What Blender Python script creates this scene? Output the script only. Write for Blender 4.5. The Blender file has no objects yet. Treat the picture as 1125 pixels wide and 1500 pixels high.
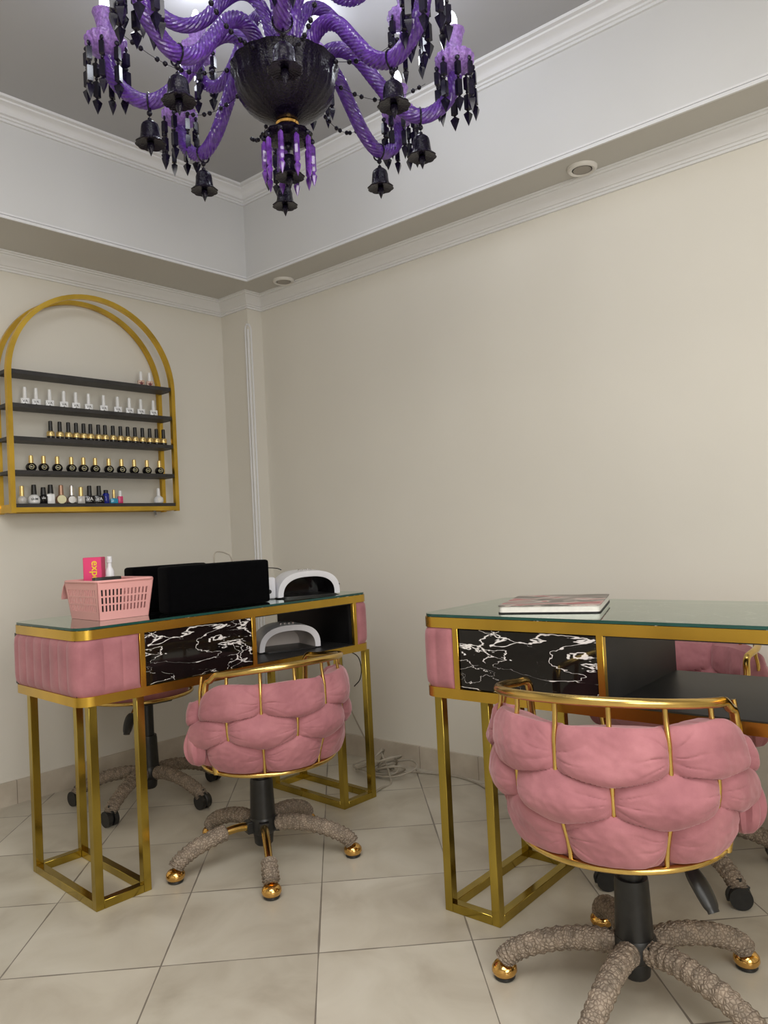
import bpy, bmesh, math, random
from mathutils import Vector, Matrix, noise
random.seed(7)
PI = math.pi
R = math.radians
COL = bpy.context.scene.collection
T = math.tan(R(2.1829))          # the left wall is slightly out of square


def sst(a, b, x):
    t = max(0.0, min(1.0, (x - a) / (b - a)))
    return t * t * (3 - 2 * t)


# ------------------------------------------------------------------ materials
def newmat(name):
    m = bpy.data.materials.new(name)
    m.use_nodes = True
    nt = m.node_tree
    return m, nt, nt.nodes['Principled BSDF']


def N(nt, t, **kw):
    n = nt.nodes.new(t)
    for k, v in kw.items():
        if k.startswith('i_'):
            n.inputs[k[2:].replace('_', ' ')].default_value = v
        else:
            setattr(n, k, v)
    return n


def coords(nt, kind='Object', scale=(1, 1, 1), rot=(0, 0, 0), loc=(0, 0, 0)):
    tc = N(nt, 'ShaderNodeTexCoord')
    mp = N(nt, 'ShaderNodeMapping')
    mp.inputs['Scale'].default_value = scale
    mp.inputs['Rotation'].default_value = rot
    mp.inputs['Location'].default_value = loc
    nt.links.new(tc.outputs[kind], mp.inputs['Vector'])
    return mp.outputs['Vector']


def ramp(nt, fac, stops):
    r = N(nt, 'ShaderNodeValToRGB')
    el = r.color_ramp.elements
    while len(el) < len(stops):
        el.new(0.5)
    for e, (p, c) in zip(el, stops):
        e.position = p
        e.color = (*c, 1) if len(c) == 3 else c
    nt.links.new(fac, r.inputs['Fac'])
    return r.outputs['Color']


def bump(nt, b, h, strength, dist=0.01):
    bp = N(nt, 'ShaderNodeBump')
    bp.inputs['Strength'].default_value = strength
    bp.inputs['Distance'].default_value = dist
    nt.links.new(h, bp.inputs['Height'])
    nt.links.new(bp.outputs['Normal'], b.inputs['Normal'])


def simple(name, col, rough=0.5, metal=0.0, nscale=0, namt=0.1, bmp=0, coat=0, spec=0.5, sheen=0, stretch=(1, 1, 1), trans=0, emit=None):
    m, nt, b = newmat(name)
    b.inputs['Base Color'].default_value = (*col, 1)
    b.inputs['Roughness'].default_value = rough
    b.inputs['Metallic'].default_value = metal
    b.inputs['Coat Weight'].default_value = coat
    b.inputs['Specular IOR Level'].default_value = spec
    b.inputs['Sheen Weight'].default_value = sheen
    b.inputs['Transmission Weight'].default_value = trans
    if emit:
        b.inputs['Emission Color'].default_value = (*emit[0], 1)
        b.inputs['Emission Strength'].default_value = emit[1]
    if nscale:
        v = coords(nt, scale=stretch)
        n = N(nt, 'ShaderNodeTexNoise')
        n.inputs['Scale'].default_value = nscale
        n.inputs['Detail'].default_value = 4
        nt.links.new(v, n.inputs['Vector'])
        lo = tuple(c * (1 - namt) for c in col)
        hi = tuple(min(1, c * (1 + namt)) for c in col)
        c = ramp(nt, n.outputs['Fac'], [(0.3, lo), (0.7, hi)])
        nt.links.new(c, b.inputs['Base Color'])
        if bmp:
            bump(nt, b, n.outputs['Fac'], bmp)
    return m


M = {}
M['wall'] = simple('wall_paint', (0.70, 0.67, 0.60), 0.65, nscale=1.3, namt=0.03, spec=0.25)
M['white'] = simple('white_plaster', (0.76, 0.76, 0.765), 0.6, nscale=2.0, namt=0.02, spec=0.3)
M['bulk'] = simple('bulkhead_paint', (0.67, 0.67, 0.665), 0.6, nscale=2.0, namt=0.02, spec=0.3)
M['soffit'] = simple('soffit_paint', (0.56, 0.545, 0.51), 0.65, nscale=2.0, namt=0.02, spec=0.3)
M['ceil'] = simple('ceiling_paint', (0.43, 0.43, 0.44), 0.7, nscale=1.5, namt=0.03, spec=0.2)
M['gold'] = simple('satin_gold', (0.66, 0.42, 0.07), 0.27, 1.0, nscale=6, namt=0.16, stretch=(1, 1, 0.15))
M['goldleg'] = simple('polished_brass', (0.43, 0.32, 0.062), 0.17, 1.0, nscale=9, namt=0.25, stretch=(1, 1, 0.2))
M['goldtube'] = simple('gold_tube', (0.66, 0.45, 0.14), 0.2, 1.0, nscale=20, namt=0.15)
M['goldball'] = simple('gold_ball', (0.75, 0.45, 0.14), 0.12, 1.0)
M['goldrack'] = simple('rack_gold', (0.64, 0.41, 0.06), 0.3, 1.0, nscale=10, namt=0.15)
M['blackplastic'] = simple('black_plastic', (0.012, 0.012, 0.012), 0.38, nscale=60, namt=0.3)
M['blackboard'] = simple('black_laminate', (0.012, 0.012, 0.013), 0.42, nscale=12, namt=0.3, spec=0.45)
M['rackshelf'] = simple('rack_shelf_board', (0.028, 0.026, 0.026), 0.5, nscale=12, namt=0.3)
M['velvetblack'] = simple('black_velvet', (0.0015, 0.0015, 0.002), 0.95, nscale=80, namt=0.4, sheen=0.02, spec=0.05)
M['pinkplastic'] = simple('pink_plastic', (0.84, 0.42, 0.40), 0.4, nscale=4, namt=0.04)
M['whiteplastic'] = simple('white_plastic', (0.78, 0.78, 0.82), 0.3, nscale=6, namt=0.03)
M['lampinner'] = simple('lamp_inside', (0.55, 0.5, 0.47), 0.3, nscale=6, namt=0.05)
M['blackglass'] = simple('black_glass', (0.006, 0.004, 0.012), 0.16, nscale=200, namt=0.6, bmp=0.2, spec=0.28)
M['prism'] = simple('black_crystal', (0.008, 0.006, 0.018), 0.15, spec=0.4, nscale=40, namt=0.5)
M['purpleprism'] = simple('purple_crystal', (0.13, 0.035, 0.30), 0.08, spec=0.8, nscale=60, namt=0.6)
M['purple'] = simple('purple_glass_glow', (0.085, 0.026, 0.23), 0.16, nscale=70, namt=0.45, bmp=0.2, spec=0.7, coat=0.2, emit=((0.08, 0.025, 0.2), 0.10))  # unlit arms and stem: weak emission added to brighten the purple
M['lilac'] = simple('lilac_glass_glow', (0.27, 0.14, 0.44), 0.2, nscale=120, namt=0.45, bmp=0.6, spec=0.8, emit=((0.2, 0.1, 0.4), 0.12))  # dishes and cups are no lamps; slight glow put into their colour
M['bulb'] = simple('lit_candle_bulb', (0.9, 0.92, 1.0), 0.3, emit=((0.9, 0.94, 1.0), 6.0))
M['downlight'] = simple('downlight_rim', (0.72, 0.70, 0.66), 0.4, nscale=5, namt=0.02)
M['downdark'] = simple('downlight_inner', (0.33, 0.30, 0.26), 0.4, nscale=5, namt=0.05)
M['greycable'] = simple('grey_cable', (0.37, 0.33, 0.27), 0.5, nscale=20, namt=0.05)
M['blackcable'] = simple('black_cable', (0.01, 0.01, 0.01), 0.4, nscale=20, namt=0.1)
M['whitetxt'] = simple('white_print', (0.8, 0.8, 0.8), 0.5)
M['blacktxt'] = simple('black_print', (0.02, 0.02, 0.02), 0.5)
M['yellowtxt'] = simple('yellow_print', (0.9, 0.62, 0.03), 0.5)
M['goldfoil'] = simple('gold_foil', (0.80, 0.60, 0.25), 0.3, 0.7, nscale=50, namt=0.2)
M['blackglossy'] = simple('black_lacquer', (0.008, 0.007, 0.008), 0.1, nscale=30, namt=0.3)
M['whitegloss'] = simple('white_lacquer', (0.80, 0.80, 0.80), 0.15, nscale=8, namt=0.02)
M['clear'] = simple('cloudy_clear', (0.55, 0.53, 0.50), 0.1, nscale=30, namt=0.15)
M['blush'] = simple('blush_lacquer', (0.62, 0.42, 0.32), 0.15, nscale=8, namt=0.05)
M['darkred'] = simple('dark_red_print', (0.16, 0.01, 0.015), 0.4)
M['silver'] = simple('silver_cap', (0.7, 0.68, 0.66), 0.25, 0.9, nscale=30, namt=0.1)
M['bronze'] = simple('bronze_cap', (0.42, 0.25, 0.17), 0.3, 0.6, nscale=30, namt=0.1)
M['bluebottle'] = simple('cobalt_bottle', (0.012, 0.02, 0.25), 0.12, nscale=8, namt=0.1)
M['cyan'] = simple('turquoise_lacquer', (0.02, 0.30, 0.50), 0.12, nscale=8, namt=0.1)
M['hotpink'] = simple('magenta_lacquer', (0.62, 0.03, 0.14), 0.3, nscale=8, namt=0.05)
M['boxpink'] = simple('pink_carton', (0.78, 0.05, 0.19), 0.45, nscale=6, namt=0.05)
M['boxside'] = simple('pink_carton_side', (0.52, 0.045, 0.12), 0.45, nscale=6, namt=0.05)
M['cream'] = simple('cream_label', (0.75, 0.70, 0.42), 0.45)
M['paper'] = simple('white_paper', (0.78, 0.76, 0.70), 0.6, nscale=100, namt=0.04)


def velvet():
    m, nt, b = newmat('pink_velvet')
    v = coords(nt)
    n = N(nt, 'ShaderNodeTexNoise')
    n.inputs['Scale'].default_value = 9
    n.inputs['Detail'].default_value = 5
    n.inputs['Roughness'].default_value = 0.6
    nt.links.new(v, n.inputs['Vector'])
    c = ramp(nt, n.outputs['Fac'], [(0.28, (0.30, 0.118, 0.135)), (0.52, (0.385, 0.158, 0.178)), (0.78, (0.47, 0.205, 0.225))])
    nt.links.new(c, b.inputs['Base Color'])
    b.inputs['Roughness'].default_value = 0.85
    b.inputs['Sheen Weight'].default_value = 0.45
    b.inputs['Sheen Roughness'].default_value = 0.4
    b.inputs['Sheen Tint'].default_value = (1, 0.72, 0.75, 1)
    b.inputs['Specular IOR Level'].default_value = 0.15
    n2 = N(nt, 'ShaderNodeTexNoise')
    n2.inputs['Scale'].default_value = 260
    nt.links.new(v, n2.inputs['Vector'])
    bump(nt, b, n2.outputs['Fac'], 0.12, 0.002)
    return m


M['velvet'] = velvet()


def knit():
    m, nt, b = newmat('crochet_yarn')
    v = coords(nt)
    vo = N(nt, 'ShaderNodeTexVoronoi', feature='DISTANCE_TO_EDGE')
    vo.inputs['Scale'].default_value = 125
    nt.links.new(v, vo.inputs['Vector'])
    n = N(nt, 'ShaderNodeTexNoise')
    n.inputs['Scale'].default_value = 40
    n.inputs['Detail'].default_value = 6
    nt.links.new(v, n.inputs['Vector'])
    c1 = ramp(nt, vo.outputs['Distance'], [(0.0, (0.22, 0.175, 0.135)), (0.20, (0.39, 0.325, 0.26))])
    mx = N(nt, 'ShaderNodeMix', data_type='RGBA', blend_type='MULTIPLY')
    mx.inputs['Factor'].default_value = 0.8
    c2 = ramp(nt, n.outputs['Fac'], [(0.3, (0.6, 0.6, 0.6)), (0.7, (1.15, 1.12, 1.1))])
    nt.links.new(c1, mx.inputs['A'])
    nt.links.new(c2, mx.inputs['B'])
    nt.links.new(mx.outputs['Result'], b.inputs['Base Color'])
    b.inputs['Roughness'].default_value = 0.95
    b.inputs['Specular IOR Level'].default_value = 0.1
    mm = N(nt, 'ShaderNodeMath', operation='MULTIPLY_ADD')
    nt.links.new(vo.outputs['Distance'], mm.inputs[0])
    mm.inputs[1].default_value = 2.0
    nt.links.new(n.outputs['Fac'], mm.inputs[2])
    bump(nt, b, mm.outputs[0], 0.8, 0.004)
    return m


M['knit'] = knit()


def marble(name, sc=1.0, dens=1.0, gloss=0.06, seed=0.0):
    m, nt, b = newmat(name)
    v = coords(nt, scale=(1, 1, 3.0), loc=(seed, seed * 0.37, seed * 0.11))
    warp = N(nt, 'ShaderNodeTexNoise')
    warp.inputs['Scale'].default_value = 7 * sc
    warp.inputs['Detail'].default_value = 6
    nt.links.new(v, warp.inputs['Vector'])
    wv = N(nt, 'ShaderNodeVectorMath', operation='MULTIPLY_ADD')
    nt.links.new(warp.outputs['Color'], wv.inputs[0])
    wv.inputs[1].default_value = (0.20 / sc, 0.20 / sc, 0.20 / sc)
    nt.links.new(v, wv.inputs[2])

    def vein(scale, width, maskscale, lo, hi):
        vo = N(nt, 'ShaderNodeTexVoronoi', feature='DISTANCE_TO_EDGE')
        vo.inputs['Scale'].default_value = scale
        nt.links.new(wv.outputs[0], vo.inputs['Vector'])
        mk = N(nt, 'ShaderNodeTexNoise')
        mk.inputs['Scale'].default_value = maskscale
        mk.inputs['Detail'].default_value = 3
        nt.links.new(v, mk.inputs['Vector'])
        mr = N(nt, 'ShaderNodeMapRange')
        mr.inputs['From Min'].default_value = lo
        mr.inputs['From Max'].default_value = hi
        mr.inputs['To Min'].default_value = 0.0
        mr.inputs['To Max'].default_value = width
        nt.links.new(mk.outputs['Fac'], mr.inputs['Value'])
        d = N(nt, 'ShaderNodeMath', operation='DIVIDE')
        ad = N(nt, 'ShaderNodeMath', operation='ADD')
        nt.links.new(mr.outputs[0], ad.inputs[0])
        ad.inputs[1].default_value = 1e-4
        nt.links.new(vo.outputs['Distance'], d.inputs[0])
        nt.links.new(ad.outputs[0], d.inputs[1])
        s = N(nt, 'ShaderNodeMapRange')
        s.inputs['From Min'].default_value = 0.5
        s.inputs['From Max'].default_value = 1.0
        s.inputs['To Min'].default_value = 1.0
        s.inputs['To Max'].default_value = 0.0
        nt.links.new(d.outputs[0], s.inputs['Value'])
        return s.outputs[0]
    a = vein(7 * sc, 0.045 * dens, 4.5 * sc, 0.50, 0.74)
    rn = N(nt, 'ShaderNodeTexNoise')
    rn.inputs['Scale'].default_value = 5.5 * sc
    rn.inputs['Detail'].default_value = 4
    rn.inputs['Roughness'].default_value = 0.55
    rn.inputs['Distortion'].default_value = 0.5
    nt.links.new(v, rn.inputs['Vector'])
    r1 = N(nt, 'ShaderNodeMath', operation='SUBTRACT')
    nt.links.new(rn.outputs['Fac'], r1.inputs[0])
    r1.inputs[1].default_value = 0.5
    r2 = N(nt, 'ShaderNodeMath', operation='ABSOLUTE')
    nt.links.new(r1.outputs[0], r2.inputs[0])
    mk = N(nt, 'ShaderNodeTexNoise')
    mk.inputs['Scale'].default_value = 3.3 * sc
    nt.links.new(v, mk.inputs['Vector'])
    wm = N(nt, 'ShaderNodeMapRange')
    wm.inputs['From Min'].default_value = 0.38
    wm.inputs['From Max'].default_value = 0.68
    wm.inputs['To Min'].default_value = 0.0012
    wm.inputs['To Max'].default_value = 0.017 * dens
    nt.links.new(mk.outputs['Fac'], wm.inputs['Value'])
    r3 = N(nt, 'ShaderNodeMath', operation='DIVIDE')
    nt.links.new(r2.outputs[0], r3.inputs[0])
    nt.links.new(wm.outputs[0], r3.inputs[1])
    r4 = N(nt, 'ShaderNodeMapRange')
    r4.inputs['From Min'].default_value = 0.6
    r4.inputs['From Max'].default_value = 1.2
    r4.inputs['To Min'].default_value = 1.0
    r4.inputs['To Max'].default_value = 0.0
    nt.links.new(r3.outputs[0], r4.inputs['Value'])
    mx = N(nt, 'ShaderNodeMath', operation='MAXIMUM')
    nt.links.new(a, mx.inputs[0])
    nt.links.new(r4.outputs[0], mx.inputs[1])
    col = ramp(nt, mx.outputs[0], [(0.0, (0.006, 0.005, 0.005)), (1.0, (0.78, 0.75, 0.74))])
    nt.links.new(col, b.inputs['Base Color'])
    b.inputs['Roughness'].default_value = gloss
    return m


M['marble'] = marble('black_marble_front', 1.0, 1.0, 0.06, 3.3)
M['marbletop'] = marble('black_marble_top', 1.2, 0.8, 0.12, 1.7)


def glasstop():
    m = bpy.data.materials.new('greenish_glass')
    m.use_nodes = True
    nt = m.node_tree
    nt.nodes.clear()
    out = N(nt, 'ShaderNodeOutputMaterial')
    fr = N(nt, 'ShaderNodeFresnel')
    fr.inputs['IOR'].default_value = 1.62
    tr = N(nt, 'ShaderNodeBsdfTransparent')
    tr.inputs['Color'].default_value = (0.85, 0.91, 0.88, 1)
    gl = N(nt, 'ShaderNodeBsdfGlossy')
    gl.inputs['Color'].default_value = (0.84, 0.90, 0.86, 1)
    gl.inputs['Roughness'].default_value = 0.03
    n = N(nt, 'ShaderNodeTexNoise')
    n.inputs['Scale'].default_value = 3.0
    nt.links.new(coords(nt), n.inputs['Vector'])
    ml = N(nt, 'ShaderNodeMath', operation='MULTIPLY_ADD')
    nt.links.new(n.outputs['Fac'], ml.inputs[0])
    ml.inputs[1].default_value = 0.04
    ml.inputs[2].default_value = 0.02
    nt.links.new(ml.outputs[0], gl.inputs['Roughness'])
    mx = N(nt, 'ShaderNodeMixShader')
    fm = N(nt, 'ShaderNodeMath', operation='MULTIPLY_ADD', use_clamp=True)
    nt.links.new(fr.outputs[0], fm.inputs[0])
    fm.inputs[1].default_value = 1.42
    fm.inputs[2].default_value = 0.03
    nt.links.new(fm.outputs[0], mx.inputs[0])
    nt.links.new(tr.outputs[0], mx.inputs[1])
    nt.links.new(gl.outputs[0], mx.inputs[2])
    nt.links.new(mx.outputs[0], out.inputs['Surface'])
    return m


M['glass'] = glasstop()
M['glassedge'] = simple('glass_edge', (0.012, 0.065, 0.055), 0.15, nscale=10, namt=0.2)


def floor_mat():
    m, nt, b = newmat('floor_tiles')
    S = 0.3765
    v = coords(nt, rot=(0, 0, R(46.5)))
    sp = N(nt, 'ShaderNodeSeparateXYZ')
    nt.links.new(v, sp.inputs[0])

    def grout(o, off):
        a = N(nt, 'ShaderNodeMath', operation='SUBTRACT')
        nt.links.new(o, a.inputs[0])
        a.inputs[1].default_value = off
        pp = N(nt, 'ShaderNodeMath', operation='PINGPONG')
        nt.links.new(a.outputs[0], pp.inputs[0])
        pp.inputs[1].default_value = S / 2
        fl = N(nt, 'ShaderNodeMath', operation='DIVIDE')
        nt.links.new(a.outputs[0], fl.inputs[0])
        fl.inputs[1].default_value = S
        f2 = N(nt, 'ShaderNodeMath', operation='FLOOR')
        nt.links.new(fl.outputs[0], f2.inputs[0])
        return pp.outputs[0], f2.outputs[0]
    gu, iu = grout(sp.outputs['X'], 1.755)
    gv, iv = grout(sp.outputs['Y'], 0.385)
    mn = N(nt, 'ShaderNodeMath', operation='MINIMUM')
    nt.links.new(gu, mn.inputs[0])
    nt.links.new(gv, mn.inputs[1])
    n = N(nt, 'ShaderNodeTexNoise')
    n.inputs['Scale'].default_value = 9
    n.inputs['Detail'].default_value = 6
    cb = N(nt, 'ShaderNodeCombineXYZ')
    nt.links.new(iu, cb.inputs[0])
    nt.links.new(iv, cb.inputs[1])
    wn = N(nt, 'ShaderNodeTexWhiteNoise')
    nt.links.new(cb.outputs[0], wn.inputs['Vector'])
    vm = N(nt, 'ShaderNodeVectorMath', operation='MULTIPLY_ADD')
    nt.links.new(wn.outputs['Color'], vm.inputs[0])
    vm.inputs[1].default_value = (7, 7, 7)
    nt.links.new(v, vm.inputs[2])
    nt.links.new(vm.outputs[0], n.inputs['Vector'])
    n.inputs['Scale'].default_value = 4.5
    n.inputs['Distortion'].default_value = 0.6
    base = ramp(nt, n.outputs['Fac'], [(0.25, (0.40, 0.355, 0.285)), (0.5, (0.53, 0.49, 0.41)), (0.75, (0.61, 0.575, 0.495))])
    br = N(nt, 'ShaderNodeMix', data_type='RGBA', blend_type='MULTIPLY')
    br.inputs['Factor'].default_value = 1
    tint = ramp(nt, wn.outputs['Value'], [(0.0, (0.93, 0.93, 0.92)), (1.0, (1.04, 1.04, 1.04))])
    nt.links.new(base, br.inputs['A'])
    nt.links.new(tint, br.inputs['B'])
    ng = N(nt, 'ShaderNodeTexNoise')
    ng.inputs['Scale'].default_value = 7
    nt.links.new(v, ng.inputs['Vector'])
    wd = N(nt, 'ShaderNodeMapRange')
    wd.inputs['From Min'].default_value = 0.35
    wd.inputs['From Max'].default_value = 0.7
    wd.inputs['To Min'].default_value = 0.0012
    wd.inputs['To Max'].default_value = 0.0032
    nt.links.new(ng.outputs['Fac'], wd.inputs['Value'])
    lt = N(nt, 'ShaderNodeMath', operation='LESS_THAN')
    nt.links.new(mn.outputs[0], lt.inputs[0])
    nt.links.new(wd.outputs[0], lt.inputs[1])
    gm = N(nt, 'ShaderNodeMix', data_type='RGBA')
    nt.links.new(lt.outputs[0], gm.inputs['Factor'])
    nt.links.new(br.outputs['Result'], gm.inputs['A'])
    gm.inputs['B'].default_value = (0.20, 0.175, 0.145, 1)
    nt.links.new(gm.outputs['Result'], b.inputs['Base Color'])
    b.inputs['Roughness'].default_value = 0.33
    b.inputs['Specular IOR Level'].default_value = 0.4
    inv = N(nt, 'ShaderNodeMath', operation='SUBTRACT')
    inv.inputs[0].default_value = 1
    nt.links.new(lt.outputs[0], inv.inputs[1])
    bump(nt, b, inv.outputs[0], 0.3, 0.002)
    return m


M['floor'] = floor_mat()


def skirt_mat():
    m, nt, b = newmat('skirting_tiles')
    v = coords(nt)
    n = N(nt, 'ShaderNodeTexNoise')
    n.inputs['Scale'].default_value = 9
    n.inputs['Detail'].default_value = 5
    nt.links.new(v, n.inputs['Vector'])
    base = ramp(nt, n.outputs['Fac'], [(0.3, (0.45, 0.39, 0.315)), (0.7, (0.60, 0.54, 0.45))])
    sp = N(nt, 'ShaderNodeSeparateXYZ')
    nt.links.new(v, sp.inputs[0])
    pp = N(nt, 'ShaderNodeMath', operation='PINGPONG')
    nt.links.new(sp.outputs['X'], pp.inputs[0])
    pp.inputs[1].default_value = 0.148
    lt = N(nt, 'ShaderNodeMath', operation='LESS_THAN')
    nt.links.new(pp.outputs[0], lt.inputs[0])
    lt.inputs[1].default_value = 0.0013
    gm = N(nt, 'ShaderNodeMix', data_type='RGBA')
    nt.links.new(lt.outputs[0], gm.inputs['Factor'])
    nt.links.new(base, gm.inputs['A'])
    gm.inputs['B'].default_value = (0.22, 0.18, 0.14, 1)
    nt.links.new(gm.outputs['Result'], b.inputs['Base Color'])
    b.inputs['Roughness'].default_value = 0.35
    return m


M['skirt'] = skirt_mat()


def cover_mat():
    m, nt, b = newmat('album_cover_print')
    v = coords(nt, scale=(5, 9, 1))
    n = N(nt, 'ShaderNodeTexNoise')
    n.inputs['Scale'].default_value = 1.1
    n.inputs['Detail'].default_value = 3
    n.inputs['Distortion'].default_value = 1.6
    nt.links.new(v, n.inputs['Vector'])
    c = ramp(nt, n.outputs['Fac'], [(0.30, (0.09, 0.085, 0.07)), (0.46, (0.22, 0.19, 0.165)), (0.53, (0.55, 0.47, 0.42)), (0.58, (0.42, 0.11, 0.12)), (0.72, (0.22, 0.15, 0.13))])
    nt.links.new(c, b.inputs['Base Color'])
    b.inputs['Roughness'].default_value = 0.45
    b.inputs['Specular IOR Level'].default_value = 0.25
    return m


M['cover'] = cover_mat()


# ------------------------------------------------------------------ mesh builder
class MB:
    def __init__(s):
        s.v, s.f, s.m, s.sm = [], [], [], []

    def add(s, vs, fs, mi=0, smooth=True, mat=None):
        b = len(s.v)
        if mat is not None:
            vs = [mat @ Vector(p) for p in vs]
        s.v.extend([tuple(p) for p in vs])
        for f in fs:
            s.f.append(tuple(b + i for i in f))
            s.m.append(mi)
            s.sm.append(smooth)
        return s

    def box(s, x0, x1, y0, y1, z0, z1, mi=0, mat=None):
        vs = [(x, y, z) for z in (z0, z1) for y in (y0, y1) for x in (x0, x1)]
        fs = [(0, 2, 3, 1), (4, 5, 7, 6), (0, 1, 5, 4), (2, 6, 7, 3), (0, 4, 6, 2), (1, 3, 7, 5)]
        return s.add(vs, fs, mi, False, mat)

    def rbox(s, x0, x1, y0, y1, z0, z1, r=0.003, seg=2, mi=0, mat=None):
        bm = bmesh.new()
        bmesh.ops.create_cube(bm, size=1)
        for v in bm.verts:
            v.co = Vector(((x0 + x1) / 2 + v.co.x * (x1 - x0), (y0 + y1) / 2 + v.co.y * (y1 - y0), (z0 + z1) / 2 + v.co.z * (z1 - z0)))
        bmesh.ops.bevel(bm, geom=list(bm.edges), offset=r, segments=seg, profile=0.5, affect='EDGES')
        vs = [v.co.copy() for v in bm.verts]
        fs = [tuple(v.index for v in f.verts) for f in bm.faces]
        bm.free()
        return s.add(vs, fs, mi, seg > 1, mat)

    def lathe(s, prof, seg=24, c=(0, 0, 0), mi=0, mod=None, mat=None, smooth=True):
        vs, fs = [], []
        n = len(prof)
        for j in range(seg):
            a = 2 * PI * j / seg
            for i, (r, z) in enumerate(prof):
                k = mod(a, i, r, z) if mod else 1.0
                vs.append((c[0] + r * k * math.cos(a), c[1] + r * k * math.sin(a), c[2] + z))
        for j in range(seg):
            k = (j + 1) % seg
            for i in range(n - 1):
                fs.append((j * n + i, k * n + i, k * n + i + 1, j * n + i + 1))
        if prof[0][0] > 1e-6:
            fs.append(tuple(j * n for j in range(seg))[::-1])
        if prof[-1][0] > 1e-6:
            fs.append(tuple(j * n + n - 1 for j in range(seg)))
        return s.add(vs, fs, mi, smooth, mat)

    def tube(s, pts, rad, seg=10, mi=0, closed=False, mod=None, mat=None, up=None):
        pts = [Vector(p) for p in pts]
        n = len(pts)
        rs = rad if isinstance(rad, (list, tuple)) else [rad] * n
        tans = []
        for i in range(n):
            a = pts[i - 1] if (i > 0 or closed) else pts[i]
            b = pts[(i + 1) % n] if (i < n - 1 or closed) else pts[i]
            t = (b - a)
            tans.append(t.normalized() if t.length > 1e-9 else Vector((0, 0, 1)))
        u = Vector(up) if up else (Vector((0, 0, 1)) if abs(tans[0].z) < 0.9 else Vector((1, 0, 0)))
        u = (u - tans[0] * u.dot(tans[0])).normalized()
        vs, fs = [], []
        ln = 0
        for i in range(n):
            if i:
                ax = tans[i - 1].cross(tans[i])
                if ax.length > 1e-8:
                    u = Matrix.Rotation(tans[i - 1].angle(tans[i]), 3, ax.normalized()) @ u
                ln += (pts[i] - pts[i - 1]).length
            u = (u - tans[i] * u.dot(tans[i])).normalized()
            w = tans[i].cross(u)
            for j in range(seg):
                a = 2 * PI * j / seg
                k = mod(a, ln, i) if mod else 1
                vs.append(pts[i] + (u * math.cos(a) + w * math.sin(a)) * rs[i] * k)
        for i in range(n if closed else n - 1):
            q = (i + 1) % n
            for j in range(seg):
                k = (j + 1) % seg
                fs.append((i * seg + j, i * seg + k, q * seg + k, q * seg + j))
        if not closed:
            fs.append(tuple(range(seg))[::-1])
            fs.append(tuple((n - 1) * seg + j for j in range(seg)))
        return s.add(vs, fs, mi, True, mat)

    def prism(s, outl, z0, z1, mi=0, mat=None, top=None, side=None, smooth=False):
        n = len(outl)
        vs = [(x, y, z0) for x, y in outl] + [(x, y, z1) for x, y in outl]
        s.add(vs, [(i, (i + 1) % n, n + (i + 1) % n, n + i) for i in range(n)], mi if side is None else side, smooth, mat)
        s.add(vs, [tuple(range(n))[::-1], tuple(range(n, 2 * n))], mi if top is None else top, False, mat)
        return s

    def ball(s, c, r, seg=12, rings=8, mi=0, sc=(1, 1, 1), mat=None):
        prof = [(max(1e-7, math.sin(PI * i / rings)) * r, -math.cos(PI * i / rings) * r * sc[2]) for i in range(rings + 1)]
        prof[0] = (0, prof[0][1])
        prof[-1] = (0, prof[-1][1])
        vs = []
        fs = []
        n = rings + 1
        for j in range(seg):
            a = 2 * PI * j / seg
            for (rr, z) in prof:
                vs.append((c[0] + rr * sc[0] * math.cos(a), c[1] + rr * sc[1] * math.sin(a), c[2] + z))
        for j in range(seg):
            k = (j + 1) % seg
            for i in range(n - 1):
                fs.append((j * n + i, k * n + i, k * n + i + 1, j * n + i + 1))
        return s.add(vs, fs, mi, True, mat)

    def mesh(s, name, mats, merge=True):
        me = bpy.data.meshes.new(name)
        me.from_pydata(s.v, [], s.f)
        for m in (mats if isinstance(mats, (list, tuple)) else [mats]):
            me.materials.append(m)
        me.polygons.foreach_set('material_index', s.m)
        me.polygons.foreach_set('use_smooth', s.sm)
        if merge:
            bm = bmesh.new()
            bm.from_mesh(me)
            bmesh.ops.remove_doubles(bm, verts=bm.verts, dist=1e-6)
            bmesh.ops.recalc_face_normals(bm, faces=bm.faces)
            bm.to_mesh(me)
            bm.free()
        me.set_sharp_from_angle(angle=R(38))
        me.update()
        return me

    def build(s, name, mats, parent=None, loc=(0, 0, 0), rz=0.0):
        return link(name, s.mesh(name, mats), parent, loc, rz)


def link(name, me, parent=None, loc=(0, 0, 0), rz=0.0):
    o = bpy.data.objects.new(name, me)
    COL.objects.link(o)
    o.parent = parent
    o.location = loc
    o.rotation_euler = (0, 0, rz)
    return o


def tag(o, label, cat, group=None):
    o['label'] = label
    o['category'] = cat
    if group:
        o['group'] = group
    return o


def thing(name, label, cat, loc=(0, 0, 0), rz=0.0, group=None):
    o = bpy.data.objects.new(name, None)
    o.empty_display_size = 0.05
    COL.objects.link(o)
    o.location = loc
    o.rotation_euler = (0, 0, rz)
    return tag(o, label, cat, group)


def struct(o):
    o['kind'] = 'structure'
    return o


def copy_tree(root, loc, rz=None):
    r = root.copy()
    COL.objects.link(r)
    r.location = loc
    if rz is not None:
        r.rotation_euler = (0, 0, rz)
    for ch in list(root.children):
        c = ch.copy()
        COL.objects.link(c)
        c.parent = r
        for g in list(ch.children):
            d = g.copy()
            COL.objects.link(d)
            d.parent = c
    return r


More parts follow.
